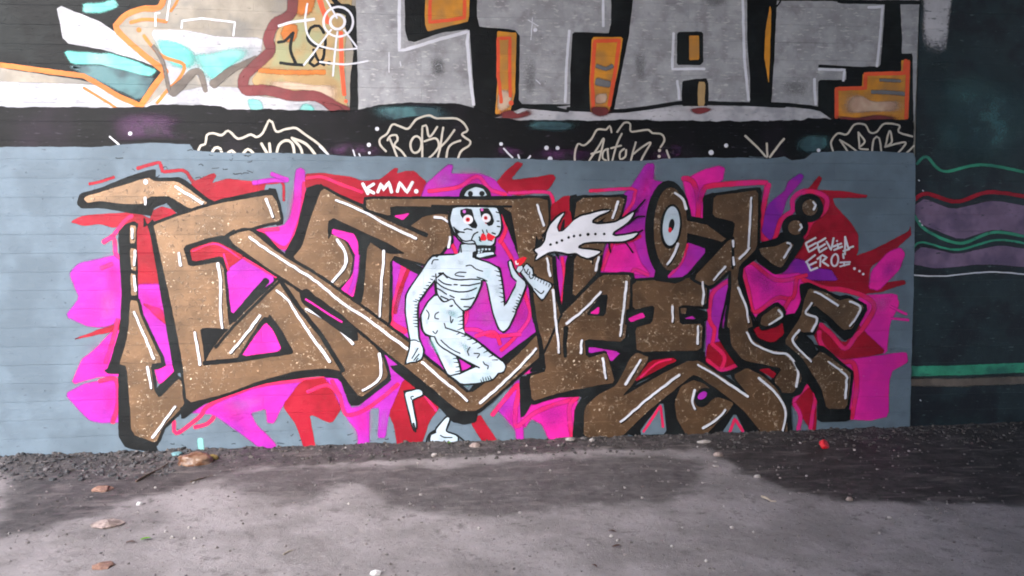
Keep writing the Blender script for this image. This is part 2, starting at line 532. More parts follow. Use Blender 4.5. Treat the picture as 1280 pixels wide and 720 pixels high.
# ------------------------------------------------------------------ plain mesh helpers
def link(name, me, mat=None, parent=None):
    o = bpy.data.objects.new(name, me)
    COL.objects.link(o)
    if mat is not None: me.materials.append(mat)
    if parent is not None:
        o.parent = parent
    return o
def box_obj(name, lo, hi, mat, parent=None, bevel=0.0):
    bm = bmesh.new()
    bmesh.ops.create_cube(bm, size=1.0)
    for v in bm.verts:
        v.co = Vector([(lo[i] + hi[i]) / 2 + v.co[i] * (hi[i] - lo[i]) for i in range(3)])
    if bevel: bmesh.ops.bevel(bm, geom=bm.edges[:], offset=bevel, segments=2, affect='EDGES')
    me = bpy.data.meshes.new(name); bm.to_mesh(me); bm.free()
    add_cover(me)
    return link(name, me, mat, parent)
def add_cover(me, vals=None):
    a = me.attributes.new('cover', 'FLOAT', 'POINT')
    a.data.foreach_set('value', vals if vals is not None else [1.0] * len(me.vertices))
def tag(o, label, cat, group=None):
    o['label'] = label; o['category'] = cat
    if group: o['group'] = group
    return o

# ------------------------------------------------------------------ the graffiti wall, with unseen deck and opposite wall added for shade
JOINT_X = 3.752
DECK_Z, DECK_X, OPP_X = 6.2, -3.2, -3.3
PLAIN = bpy.data.materials.new('plain_concrete')
PLAIN.use_nodes = True
PLAIN.node_tree.nodes['Principled BSDF'].inputs['Base Color'].default_value = (0.40, 0.40, 0.41, 1)
PLAIN.node_tree.nodes['Principled BSDF'].inputs['Roughness'].default_value = 0.9
wall = tag(box_obj('bridge_abutment', (-5.2, 0.0, -0.4), (JOINT_X - 0.008, 0.6, DECK_Z), MATS['bare_concrete']),
           'long board-marked concrete underpass wall covered with graffiti, gold lettering and a running skeleton', 'wall')
PIER_Y = 0.012
pier = tag(box_obj('bridge_abutment', (JOINT_X + 0.008, PIER_Y, -0.4), (15.0, 0.62, DECK_Z), MATS['bare_concrete']),
           'dark painted wall section with green and lilac graffiti beyond the vertical joint', 'wall')
joint_fill = box_obj('joint_filler', (JOINT_X - 0.0078, 0.03, -0.4), (JOINT_X + 0.0078, 0.5, DECK_Z - 0.02), MATS['black_paint'], wall)
deck = tag(box_obj('bridge_deck', (DECK_X, -9.5, DECK_Z), (15.0, 0.9, DECK_Z + 0.9), PLAIN), 'concrete bridge deck spanning overhead between the two underpass walls', 'bridge')  # out of view, added so the wall darkens from left to right
opp = tag(box_obj('abutment_wall', (OPP_X, -10.1, -0.4), (15.0, -9.5, DECK_Z), PLAIN), 'plain concrete abutment wall facing the graffiti wall', 'wall')  # out of view, added to hold back light from the front

# ------------------------------------------------------------------ the ground
def pix_of(X, Y, Z):
    dx, dy, dz = X - EYEP[0], Y - EYEP[1], Z - EYEP[2]
    w = dx * FW[0] + dy * FW[1] + dz * FW[2]
    w = np.where(w > 0.2, w, 1e9)
    return 640 + F_PX * (dx * RT[0] + dy * RT[1] + dz * RT[2]) / w, 360 - F_PX * (dx * UP[0] + dy * UP[1] + dz * UP[2]) / w

def ticks(lo, hi, step, far):
    t = list(np.arange(lo, hi + 1e-6, step))
    a, s = lo, step
    left = []
    while a > -far:
        s *= 1.35; a -= s; left.append(a)
    b, s = t[-1], step
    right = []
    while b < far:
        s *= 1.35; b += s; right.append(b)
    return np.array(left[::-1] + t + right)
def gnoise(X, Y, sc_, seed, octv=4):
    out = np.zeros(X.shape)
    fl, xs, ys = out.ravel(), X.ravel(), Y.ravel()
    for i in range(len(fl)):
        fl[i] = noise.fractal((xs[i] * sc_, ys[i] * sc_, seed), 1.0, 2.0, octv)
    return out
# patches of damp, soot-dark earth: outlines on the ground, x/y in metres from their photo outline, 0..1 strength, edge softness in metres
DAMP = [
    (1.0, 0.13, [(882, 556), (900, 566), (935, 586), (985, 609), (1040, 618), (1100, 622), (1300, 626), (1300, 528), (890, 540)]),
    (0.66, 0.15, [(280, 600), (318, 614), (345, 623), (380, 627), (410, 608), (445, 600), (475, 620), (500, 632), (560, 637), (615, 640), (680, 634), (740, 626), (840, 622), (868, 611), (885, 595), (880, 568), (760, 566), (640, 572), (560, 578), (480, 580), (380, 580), (300, 588)]),
    (0.34, 0.16, [(60, 612), (124, 612), (150, 608), (195, 612), (221, 628), (215, 645), (190, 658), (150, 665), (124, 668), (60, 668)]),
    (0.78, 0.14, [(0, 555), (330, 548), (320, 578), (250, 600), (172, 618), (124, 636), (40, 662), (0, 668)]),
    (0.80, 0.07, [(300, 545), (720, 535), (720, 562), (560, 570), (420, 576), (300, 584)]),
    (0.82, 0.07, [(700, 535), (1160, 520), (1160, 552), (950, 556), (830, 560), (700, 560)]),
]
def poly_sd(X, Y, pl):
    """signed distance to a polygon, inside positive"""
    n = len(pl)
    d = np.full(X.shape, 1e9); ins = np.zeros(X.shape, bool)
    for i in range(n):
        x0, y0 = pl[i - 1]; x1, y1 = pl[i]
        ex, ey = x1 - x0, y1 - y0
        t = np.clip(((X - x0) * ex + (Y - y0) * ey) / (ex * ex + ey * ey + 1e-12), 0, 1)
        d = np.minimum(d, np.hypot(X - x0 - t * ex, Y - y0 - t * ey))
        cond = ((y0 > Y) != (y1 > Y)) & (X < (x1 - x0) * (Y - y0) / (y1 - y0 + 1e-12) + x0)
        ins ^= cond
    return np.where(ins, d, -d)

gx = ticks(-3.6, 5.4, 0.02, 160.0)
gy = np.concatenate([ticks(-2.7, 0.0, 0.02, 160.0)])
gy = gy[gy < 0.3]
GX, GY = np.meshgrid(gx, gy)
n1 = gnoise(GX, GY, 0.9, 1.0, 3)
n2 = gnoise(GX, GY, 6.0, 5.0, 4)
n3 = gnoise(GX, GY, 24.0, 8.0, 2)
def sstep(a, b, x):
    t = np.clip((x - a) / (b - a), 0, 1)
    return t * t * (3 - 2 * t)
near = sstep(-0.55, -0.02, GY)
fine = sstep(-6, -3, -np.abs(GX - 0.9)) * 1.0
GZ = n1 * 0.012 + n2 * (0.004 + 0.010 * near) + n3 * (0.0016 + 0.006 * near) + near * 0.022 - 0.02
GZ = np.where(GY > -2.9, GZ, GZ * 0.6)
dampv = np.zeros(GX.shape)
for st, soft, pl in DAMP:
    wp = [tuple(on_ground(*q)[:2]) for q in pl]
    sd_ = poly_sd(GX, GY, wp) + 0.07 * n2 + 0.05 * n1
    dampv = np.maximum(dampv, st * sstep(-soft, soft * 0.6, sd_))
nx, ny = len(gx), len(gy)
verts = np.stack([GX.ravel(), GY.ravel(), GZ.ravel()], 1)
ii = np.arange(nx * ny).reshape(ny, nx)
faces = np.stack([ii[:-1, :-1].ravel(), ii[:-1, 1:].ravel(), ii[1:, 1:].ravel(), ii[1:, :-1].ravel()], 1)
gme = bpy.data.meshes.new('ground')
gme.from_pydata(verts.tolist(), [], faces.tolist())
gme.polygons.foreach_set('use_smooth', [True] * len(gme.polygons))
at = gme.attributes.new('damp', 'FLOAT', 'POINT')
at.data.foreach_set('value', dampv.ravel().astype(np.float32))
def ground_z(x, y):
    i = min(max(int(np.searchsorted(gx, x)) - 1, 0), nx - 2); j = min(max(int(np.searchsorted(gy, y)) - 1, 0), ny - 2)
    u = (x - gx[i]) / (gx[i + 1] - gx[i]); v = (y - gy[j]) / (gy[j + 1] - gy[j])
    return GZ[j, i] * (1 - u) * (1 - v) + GZ[j, i + 1] * u * (1 - v) + GZ[j + 1, i] * (1 - u) * v + GZ[j + 1, i + 1] * u * v

def earth_material():
    mt = bpy.data.materials.new('trodden_earth')
    mt.use_nodes = True
    t = mt.node_tree; L = t.links.new
    bs = t.nodes['Principled BSDF']
    geo = nd(t, 'ShaderNodeNewGeometry')
    def nz(scale, det=5.0, rough=0.6, stretch=None):
        n = nd(t, 'ShaderNodeTexNoise'); setin(n, Scale=scale, Detail=det, Roughness=rough)
        if stretch:
            mp = nd(t, 'ShaderNodeMapping'); mp.inputs['Scale'].default_value = stretch
            L(geo.outputs['Position'], mp.inputs['Vector']); L(mp.outputs[0], n.inputs['Vector'])
        else: L(geo.outputs['Position'], n.inputs['Vector'])
        return n.outputs['Fac']
    def rng(a, lo, hi, to0=0.0, to1=1.0):
        r = nd(t, 'ShaderNodeMapRange', interpolation_type='SMOOTHSTEP'); setin(r, From_Min=lo, From_Max=hi, To_Min=to0, To_Max=to1)
        L(a, r.inputs['Value']); return r.outputs[0]
    def mix(a, b, f):
        n = nd(t, 'ShaderNodeMix', data_type='RGBA')
        for s_, v in (('A', a), ('B', b)):
            if isinstance(v, tuple): n.inputs[s_].default_value = v
            else: L(v, n.inputs[s_])
        L(f, n.inputs['Factor']); return n.outputs['Result']
    dust = mix(srgb(118, 112, 112), srgb(140, 133, 134), rng(nz(2.2), 0.35, 0.65))
    dust = mix(dust, srgb(103, 97, 97), rng(nz(11.0, 6.0, 0.7), 0.54, 0.68))
    dust = mix(dust, srgb(86, 80, 79), rng(nz(48.0, 4.0, 0.7), 0.60, 0.70))
    dust = mix(dust, srgb(152, 145, 147), rng(nz(70.0, 3.0, 0.6), 0.64, 0.72))
    wet = mix(srgb(48, 45, 46), srgb(74, 69, 69), rng(nz(6.0, 6.0, 0.7), 0.4, 0.66))
    wet = mix(wet, srgb(34, 32, 33), rng(nz(30.0, 5.0, 0.7), 0.52, 0.66))
    wet = mix(wet, srgb(96, 90, 90), rng(nz(75.0, 3.0, 0.6), 0.64, 0.74))
    wet = mix(wet, srgb(92, 85, 84), rng(nz(3.0, 5.0, 0.65, (1.0, 4.5, 1.0)), 0.53, 0.66))
    at = nd(t, 'ShaderNodeAttribute', attribute_name='damp')
    md = nd(t, 'ShaderNodeMath', operation='MULTIPLY_ADD'); md.inputs[1].default_value = 0.55
    L(nz(14.0, 6.0, 0.65), md.inputs[0])
    sb = nd(t, 'ShaderNodeMath', operation='SUBTRACT'); sb.inputs[1].default_value = 0.275
    L(at.outputs['Fac'], sb.inputs[0]); L(sb.outputs[0], md.inputs[2])
    dm = rng(md.outputs[0], 0.12, 0.95)
    L(mix(dust, wet, dm), bs.inputs['Base Color'])
    rr = nd(t, 'ShaderNodeMapRange'); setin(rr, From_Min=0, From_Max=1, To_Min=0.92, To_Max=0.7)
    L(dm, rr.inputs['Value']); L(rr.outputs[0], bs.inputs['Roughness'])
    bs.inputs['Specular IOR Level'].default_value = 0.25
    hsum = nd(t, 'ShaderNodeMath', operation='ADD')
    h1 = nd(t, 'ShaderNodeMath', operation='MULTIPLY'); h1.inputs[1].default_value = 0.010
    h2 = nd(t, 'ShaderNodeMath', operation='MULTIPLY'); h2.inputs[1].default_value = 0.006
    L(nz(22.0, 6.0, 0.7), h1.inputs[0]); L(nz(95.0, 4.0, 0.7), h2.inputs[0])
    L(h1.outputs[0], hsum.inputs[0]); L(h2.outputs[0], hsum.inputs[1])
    b = nd(t, 'ShaderNodeBump'); setin(b, Strength=0.7, Distance=1.0)
    L(hsum.outputs[0], b.inputs['Height']); L(b.outputs[0], bs.inputs['Normal'])
    return mt
ground = link('ground', gme, earth_material())
ground['kind'] = 'structure'


# ------------------------------------------------------------------ upper mural: silver block letters, orange insets
W = wall
Part('beige_ground', 'beige_wash', W).poly('p-60,-170 p470,-170 A1300,300 A1290,570 A20,560 p-60,141', rnd=0)
silver = Part('silver_ground', 'silver_paint', W).poly('p432,-170 p1149,-170 D1236,0 D1212,605 D0,610 C0,605 B900,600 B170,580 B185,300 B180,0', rnd=0)
white = Part('white_strip', 'white_paint', W)
white.poly('A-740,400 A20,425 120,480 230,545 330,470 430,455 560,430 720,440 745,470 860,490 1000,495 1100,500 1200,560 1280,575 20,575 A-740,575', feather=2.5)
white.poly('B985,540 C0,530 210,545 300,560 430,565 560,555 760,530 900,530 1280,535 D700,545 800,590 800,625 0,625 C0,620 B985,620', feather=1.2)
# left corner: pointed shape with orange outline
pt = Part('pointed_shape', 'black_paint', W)
pt.poly('A-740,-300 420,-300 335,0 300,35 200,50 130,90 100,145 170,225 345,355 230,525 200,520 20,415 -740,300')
Part('white_wedge', 'white_paint', pt).poly('A-200,20 20,108 110,170 312,338 180,290 20,245 -160,214')
aq = Part('aqua_wedge', 'aqua_paint', pt)
aq.poly('A-160,256 20,270 70,268 200,310 302,352 275,380 180,370 100,345 20,320 -120,318', feather=5)
Part('teal_wedge', 'teal_paint', pt).poly('A-130,330 20,330 120,350 250,385 290,390 225,505 20,405 -100,350', feather=6)
aq.poly('A-60,20 20,20 90,0 110,30 60,50 20,60 -60,60', feather=6)
panel = Part('aqua_panel', 'white_paint', W)
panel.poly('A270,150 440,150 620,185 832,190 828,262 760,310 700,350 610,430 540,430 490,350 380,450 350,400 355,330', feather=3)
Part('aqua_glow', 'aqua_paint', panel).blob('A280,180 400,190 520,260 530,340 470,370 380,350 300,260').blob('A440,270 560,250 680,220 790,220 800,270 700,350 610,440 540,420 480,350', strength=0.9)
po = Part('orange_outline', 'outline_orange', pt)
po.line('A-740,290 -60,380 20,425 110,480 222,530', 26, smooth=False)
po.line('A222,532 285,440 350,355', 30, smooth=False)
po.line('A350,360 225,262 105,150 115,110 160,70 230,45 300,42 330,20 350,-60', 30)
po.line('A240,180 300,255 350,290 440,325 415,395 360,450 305,515', 17)
po.line('A175,112 250,97 350,107', 18)
po.line('A375,55 395,25 425,-30', 13)
po.line('A-60,440 20,488 110,545', 13)
po.ell('A215,150', 13)
hl = Part('white_marks', 'highlight_white', panel)
hl.lines(9, 'A298,130 297,68 318,66', 'A355,100 360,60 374,-20', 'A428,140 432,105 530,92 695,112 688,178', smooth=False)
zig = Part('zigzag_stroke', 'brown_grey', W)
zig.line('A385,460 430,420 490,360 525,370 548,455', 44, feather=3, taper=(1.1, .45))
zig.line('A590,420 670,355 740,320 800,290', 42, feather=3, taper=(1, .5))
zig.line('A285,230 330,300 350,370 365,450', 9, feather=5)
Part('teal_smear', 'aqua_paint', W).blob('A745,490 830,495 850,560 780,575').blob('A1030,510 1080,515 1110,560 1000,570')
# tan panel with the date
tan = Part('tan_panel', 'tan_wash', W)
tan.poly('A1000,-300 1280,-300 1280,20 1245,200 1240,480 1265,545 1190,530 1090,460 800,440 780,400 830,335 890,270 905,150 985,100', feather=3)
Part('orange_blush', 'outline_orange', tan).blob('A1000,-80 1120,-80 1110,60 1060,110 980,100').blob('A930,110 1010,100 1030,160 1000,230 930,230 900,180').line('A820,352 950,362 1140,362', 20, feather=6)
Part('cream_blush', 'cream_wash', tan).blob('A810,400 960,400 1100,420 1235,430 1240,530 1180,520 1090,460 850,440')
mar = Part('maroon_outline', 'maroon_paint', W)
mar.line('A990,-300 985,0 968,75 895,120 862,195 872,255 800,325 742,385 748,448 860,452 980,478 1100,482 1190,530 1250,560', 50, feather=3)
mar.blob('A1110,500 1240,530 1260,590 1180,575')
ro = Part('red_stripe', 'red_orange', tan)
ro.line('A1226,165 1228,330 1242,472', 21).ell('A1250,506', 9).line('A1100,-80 1125,20 1160,110', 26)
da = Part('date_lettering', 'black_paint', tan)
da.lines(15, 'A912,212 940,208 987,165', 'A987,165 972,245 1000,320', 'A922,314 975,322 1032,326', 'A1140,165 1115,130 1075,140 1058,190 1090,228 1142,236 1146,190', 'A1144,236 1135,295 1090,332 1068,315 1085,285', 'A1088,250 1110,300 1140,325')
da.ell('A1165,316', 11)
da.poly('A1160,20 1280,20 1290,120 1240,70 1180,60', feather=2)
edge = Part('black_edge', 'black_paint', silver)
edge.poly('B140,30 180,30 186,300 192,600 150,600 150,400 170,250 120,120')
edge.line('B40,-40 100,30 160,40', 26)
web = Part('spider_web', 'highlight_white', W)
web.ring('B88,110', 36, 36, 13).ring('B92,110', 74, 74, 11)
web.lines(9, 'A1058,20 1046,100 1062,180 1110,225 1180,245 B100,250 185,244', 'A1040,325 1100,250 1175,150', 'B65,380 75,260 88,160', 'B0,310 60,318 140,322 240,305', 'B120,150 185,235', 'A1130,-40 1170,30 1205,90')
web.line('A915,130 980,112 1090,97', 13)
# the silver letters' black counters
def block(name, d, *insets):
    p = Part(name, 'black_paint', silver)
    for q in d: p.poly(q, rnd=0.06)
    return p
b1 = block('letter_counter', ['B415,-680 785,-680 785,132 975,150 1000,180 993,520 1280,522 C140,535 210,550 C200,562 0,545 B1010,540 B880,590 770,560 765,400 745,145 600,165 470,212 440,205 425,150'])
b2 = block('letter_counter', ['C415,-680 555,-680 525,0 505,170 430,545 420,562 210,550 212,340 222,160 415,166'])
b3 = block('letter_counter', ['C745,160 875,158 876,310 860,326 744,325'])
b4 = block('letter_counter', ['C770,405 890,390 902,420 902,530 768,530'])
b5 = block('letter_counter', ['C1095,-680 1260,-680 1245,0 1230,300 1215,530 1108,530 1110,400 1095,200'])
b6 = block('letter_counter', ['D1065,0 1140,0 1150,200 1147,268 1202,268 1207,605 1180,610 800,600 730,550 730,400 870,400 870,355 730,338 730,322 940,335 1040,330 1052,200'])
lw = Part('letter_underline', 'black_paint', silver)
lw.line('C200,545 300,550 430,556 560,545 760,515 900,516 1120,522 1280,530', 20)
lw.line('D470,520 600,526 740,545 800,570', 20)
lw.line('D500,-6 800,-4 850,8 1060,12 1235,12', 20)
lw.line('D545,-8 540,10 500,60', 8)
op = lambda par, d: Part('orange_inset', 'orange_paint', par).poly(d, rnd=0.06)
i1 = op(b1, 'B530,-300 748,-300 746,106 620,138 538,156 524,120')
i2 = op(b1, 'B885,155 984,165 978,330 975,470 950,560 875,572 886,420 884,280')
i3 = op(b2, 'C320,185 475,186 455,330 430,440 405,565 312,562 305,420')
i4 = op(b3, 'C805,178 855,178 856,300 806,302')
i5 = op(b5, 'C1208,30 1216,50 1210,260 1203,420 1180,285 1187,150')
i6 = op(b6, 'D812,440 950,432 952,370 1145,358 1146,302 1190,300 1182,605 815,590')
Part('tan_inset', 'tan_wash', b4).poly('C850,410 886,410 882,530 848,530', feather=1.5)
cb = Part('cream_blush', 'cream_wash', i2).blob('B888,440 972,455 960,540 930,565 880,565')
cb2 = Part('cream_blush', 'cream_wash', i3).blob('C330,470 400,460 395,520 325,525')
Part('cream_blush', 'cream_wash', i6).blob('D840,480 920,460 1010,500 1170,500 1165,560 1000,570 835,570')
Part('grey_streak', 'grey_smudge', i6).line('D1000,460 1080,462 1160,470', 16, feather=4).line('D1040,400 1140,405', 10, feather=4)
Part('grey_streak', 'grey_smudge', i3).line('C345,330 390,345 420,330', 16, feather=4).line('C350,410 400,420', 30, feather=6)
Part('red_border', 'red_orange', i1).line('B560,-300 548,112 640,102 722,88 726,-300', 18, smooth=False)
Part('red_border', 'red_orange', i2).line('B906,510 898,420 890,380 891,192 950,190 948,330 952,480', 17, smooth=False).ell('B955,515', 13)
Part('red_border', 'red_orange', i3).line('C326,545 320,400 334,206 457,202 432,380 406,525', 19, smooth=False)
Part('red_border', 'red_orange', i6).line('D822,585 822,445 966,440 966,370 1162,366 1168,305', 20, smooth=False).line('D1180,310 1170,590', 20, smooth=False)
ms = Part('maroon_smear', 'maroon_paint', W)
ms.blob('B870,560 940,540 1000,570 1060,540 1090,570 1000,600 870,595')
ms.blob('C300,530 410,530 425,575 360,595 305,575')
ms.blob('C790,545 880,530 940,545 880,575 820,575')
ms.blob('D780,575 900,585 1050,565 1180,585 1180,615 800,615')
sh = Part('letter_highlight', 'highlight_white', silver)
sh.line('B400,-300 396,120 396,252 425,250 600,196 742,158 736,210 752,400 768,522', 17, smooth=False)
for q in ('B1246,155 1232,330 1226,510', 'C376,-60 376,130', 'C728,168 722,300 722,345 880,345', 'C746,405 752,450 756,494', 'C1070,-200 1076,120 1082,300 1102,500', 'D735,347 862,350 856,402', 'D1052,32 1040,180 1024,330', 'D712,395 712,450 718,522', 'D982,38 1050,34'):
    sh.line(q, 14, smooth=False)
fm = Part('faint_marks', 'highlight_white', silver)
for q in ('B345,262 345,362', 'B400,310 405,330', 'B1062,90 1055,200', 'B1040,100 1090,130', 'B575,330 600,320 610,345', 'B1080,400 1100,420'):
    fm.line(q, 5, feather=1.2)
fm.ell('B1076,150', 11, feather=1.5)
gs = Part('grey_smudge', 'grey_smudge', silver)
gs.blob('B540,280 600,265 640,310 630,390 570,400 540,350', strength=0.4)
gs.blob('C515,230 600,240 590,440 550,450', strength=0.3)
gs.blob('B1010,280 1090,260 1080,500 1020,500', strength=0.3)
gs.blob('D130,-20 300,-20 280,40 150,40', strength=0.3)
gs.blob('D520,400 700,395 690,500 540,480', strength=0.3)

# ------------------------------------------------------------------ black band with marker tags
band = Part('black_band', 'band_black', W)
band.poly('p-60,133 A20,538 250,535 330,522 470,525 500,522 620,530 660,548 900,546 1280,560 B0,556 190,548 300,525 400,515 600,515 700,522 775,545 870,588 1000,600 1280,602 C300,604 420,600 700,602 900,606 1280,605 D480,605 640,602 680,592 760,590 790,600 1207,598 D1207,900 p0,235 p-60,235', feather=1.6, rnd=0.05, wob=1.2)
bp = Part('purple_tint', 'band_purple', band)
for q in ('E40,40 330,20 480,60 440,120 500,190 300,190 60,200', 'F60,180 300,200 330,265 40,262', 'G100,215 420,225 400,290 60,280', 'G700,215 830,230 830,280 700,290', 'G-80,200 60,220 60,270 -100,270', 'E1180,190 1280,180 1280,260 1150,255', 'H-20,200 60,200 50,270 -20,270'):
    bp.blob(q, strength=0.55)
Part('teal_tint', 'teal_paint', band).blob('H640,150 720,140 800,160 780,240 640,260 590,210').blob('B230,540 400,520 640,530 680,610 480,590 300,610').blob('C0,600 260,610 220,660 0,650')
def tagw(label, w, *ds, dots=()):
    p = Part('tag_lettering', 'cream_marker', band, label)
    for d in ds: p.line(d, w)
    for d, r in dots: p.ell(d, r)
    return p
tagw('cream marker tag with spiky outline cut off by the grey paint', 11,
     'E510,238 525,208 546,200 556,156 582,146 630,156 660,133 700,168 725,173 775,153 800,166 832,148 866,82 882,92 902,138 950,126 1000,122 1050,156 1120,206 1162,255')
tagw('tops of cream marker letters cut off by the grey paint', 13, 'E580,245 595,220 622,224 632,255', 'E655,250 680,234 702,255', 'E730,255 760,226 795,255', 'E828,198 852,240 870,260', 'E868,198 874,255',
     'E902,255 916,205 946,183 980,195 994,255', 'E980,170 1050,200 1104,262', 'E982,172 1020,215 1034,262')
tagw('cream marker tag reading ROSK', 10, 'F330,237 300,202 302,172 335,150 362,103 400,112 440,123 484,76 545,58 582,72 690,76 738,130 708,153 752,188 742,212 706,235 688,275',
     'F348,172 370,225 390,275', 'F338,182 352,160 382,156 388,182 372,205 410,240 440,280', 'F512,280 512,112 530,106 548,165 586,114', 'F522,188 578,172 594,210 566,252 534,278', 'F616,118 604,200 588,275', 'F672,130 640,175 606,212', 'F702,184 660,200 640,225 630,285').ring('F480,203', 27, 42, 10, rot=0.12)
tagw('cream marker tag with jagged outline between dots', 9, 'G315,300 314,245 330,200 360,207 396,176 425,130 470,128 488,110 497,142', 'G525,140 560,95 590,100 594,137 640,134 682,130 700,146 745,150 762,180 742,216',
     'G385,285 430,215 458,172 452,210 432,290', 'G395,250 445,235', 'G480,225 458,235 452,270 470,282', 'G476,225 482,285', 'G548,148 520,210 500,285', 'G495,222 545,208', 'G560,225 540,240 540,275 565,265 570,230', 'G618,192 604,240 592,290', 'G606,250 650,215 692,192 670,235 640,290', 'G772,232 788,280', dots=(('G737,232', 8), ('G735,262', 8)))
tagw('cream marker tag with cloud outline beside the wall joint', 9, 'H808,245 794,192 828,147 872,152 910,104 962,103 988,142 1020,140 1060,100 1136,108 1130,140 1200,162', 'H1208,210 1165,250',
     'H838,180 865,220 892,262', 'H838,182 880,205 924,240', 'H930,142 962,188 934,220 978,228', 'H930,142 936,215', 'H998,240 1008,176 1034,172 1048,262', 'H1064,216 1086,134 1096,190 1066,214', 'H1066,214 1166,192 1122,252')
tagw('three cream marker strokes forming an arrow', 10, 'H365,160 420,212 472,268', 'H558,174 525,215 488,266', 'H472,198 475,262')
dots = Part('paint_dots', 'highlight_white', band)
for d, r in (('E172,148', 10), ('F285,125', 10), ('F245,205', 10), ('F247,245', 7), ('F905,200', 9), ('F1132,220', 11), ('F1187,220', 10), ('F1150,275', 12), ('H270,208', 10), ('H195,243', 13), ('H732,232', 9), ('G232,300', 4)):
    dots.ell(d, r)
dots.lines(8, 'E70,163 115,203', 'F0,213 42,255', 'F918,224 962,268', 'F1052,260 1032,285', 'F990,255 1000,285')
dots.line('F165,230 175,260', 6).line('F195,250 205,270', 6)

# ------------------------------------------------------------------ slate grey base coat of the lower mural
slate = Part('slate_base_coat', 'slate_paint', W)
slate.poly('p-60,184 E20,215 100,206 300,194 400,200 470,200 490,232 560,240 700,245 900,245 1160,252 1280,262 F300,262 600,270 900,270 1100,278 1280,285 G640,285 740,276 840,270 1000,268 1280,270 H380,262 470,276 560,262 600,282 660,275 700,246 830,234 1000,236 1217,245 p1143,300 p1135,600 p-60,640', feather=1.4, rnd=0.05, wob=0.8)
chips = Part('paint_chips', 'night_paint', slate)
rr = random.Random(4)
for k in range(46):
    x, y = (rr.uniform(130, 520), rr.uniform(535, 556)) if k < 26 else (rr.uniform(130, 330), rr.uniform(188, 225))
    chips.line('', rr.uniform(2.5, 5), pts=[(x, y), (x + rr.uniform(-2, 6), y + rr.uniform(-1.5, 1.5)), (x + rr.uniform(3, 9), y + rr.uniform(-2, 2))], feather=0.6)

# ------------------------------------------------------------------ lower mural: colour fields behind the gold letters
def field(mat, d, feather=None, **kw):
    feather = feather or (2.2 if mat == 'red_paint' else 4.5)
    names = {'purple_paint': 'purple_patch', 'violet_paint': 'violet_patch', 'pink_paint': 'pink_patch', 'red_paint': 'red_patch'}
    return Part(names[mat], mat, slate).poly(d, feather=feather, **kw)
def rose(w, *ds, feather=2.8, mat='rose_line', **kw):
    p = Part('rose_trim_line' if mat == 'rose_line' else 'red_trim_line', mat, slate)
    for d in ds: p.line(d, w, feather=feather, **kw)
    return p
PU, VI, PI_, RE = 'purple_paint', 'violet_paint', 'pink_paint', 'red_paint'
# far left
field(RE, 'E-130,590 -60,556 20,550 200,540 280,575 270,680 I205,0 I190,-40 E150,600 E90,620 E20,600 -60,610')
field(PU, 'I-130,210 -90,160 20,135 125,112 160,300 130,440 60,470 20,475 -40,470 -150,420 -80,330')
field(PI_, 'I-70,640 -20,600 20,565 80,500 100,440 160,480 160,720 20,720 -120,760')
field(PU, 'M-150,330 -60,280 20,265 140,255 150,400 130,470 20,472 -30,460 -90,400')
field(RE, 'I-120,540 20,486 130,450 120,490 20,512')
rose(18, 'E40,692 90,655 140,590 180,560', 'I40,48 90,30 100,110 130,130', 'I80,160 30,180', 'I110,440 80,560 50,650', 'M20,265 100,258 110,380 85,470', mat='rose_line')
rose(14, 'E-30,400 20,390 90,366', mat='red_paint')
rose(17, 'E210,322 320,294 334,336 440,334 480,382 545,445', mat='red_paint')
field(RE, 'I195,-80 290,0 310,130 335,275 200,275')
field(PU, 'I200,265 335,262 380,460 410,620 385,720 280,660 210,420')
field(RE, 'I228,352 335,385 352,462 320,440')
field(PI_, 'M290,190 390,185 392,215 320,285')
field(RE, 'E270,590 280,535 330,512 380,525 420,560 340,580')
# top left
field(RE, 'E470,395 520,374 590,344 604,358 580,396 660,373 760,384 850,400 840,440 640,500 560,500')
rose(13, 'E795,402 900,393 936,398 940,482', mat='red_paint')
rose(20, 'E790,394 870,382 955,380', 'E880,350 955,380', mat='purple_paint')
field(PU, 'E1000,330 1022,322 1042,330 1050,400 1040,560 960,740 860,700 790,640 940,610 975,560 990,480')
rose(15, 'E1042,395 1024,560 960,712 880,690 830,640', 'E800,634 912,624')
field(RE, 'E1048,350 1130,344 1280,366 F215,385 300,378 372,320 392,322 384,346 440,334 474,336 532,390 530,420 500,470 230,490 215,500 0,420 E1150,430 E1046,420')
rose(14, 'E1056,370 1130,366 F100,400 210,440', mat='rose_line')
field(PU, 'F505,475 530,402 640,304 662,306 655,350 740,352 800,350 860,372 960,455 950,490 510,490')
rose(17, 'F545,436 690,416 760,372 800,368 850,428 930,452')
field(RE, 'F882,388 930,335 985,288 1018,298 950,380 1080,366 1165,350 1178,372 1140,432 1000,460 940,450 900,412')
rose(14, 'F945,446 1120,440 1156,456 1166,500')
field(RE, 'F1120,640 1150,510 1220,460 1250,458 1250,560 1180,620')
# behind the skeleton
field(PU, 'J335,120 500,190 620,60 640,-120 900,-170 960,-160 1070,300 1090,520 780,740 640,740 330,480')
rose(26, 'J420,175 385,320 352,440 425,495', mat='rose_line', feather=3)
rose(20, 'J440,190 400,300 375,400', mat='red_paint', feather=3)
rose(16, 'J900,40 960,140 1030,330 1045,430 960,540 905,590', 'J720,300 735,420 715,480 790,490 860,520 1000,510', 'J560,540 610,640', 'J690,130 660,60', 'J800,260 740,350 720,420', 'J780,520 870,500 900,560', 'F905,560 930,620 900,690', feather=3)
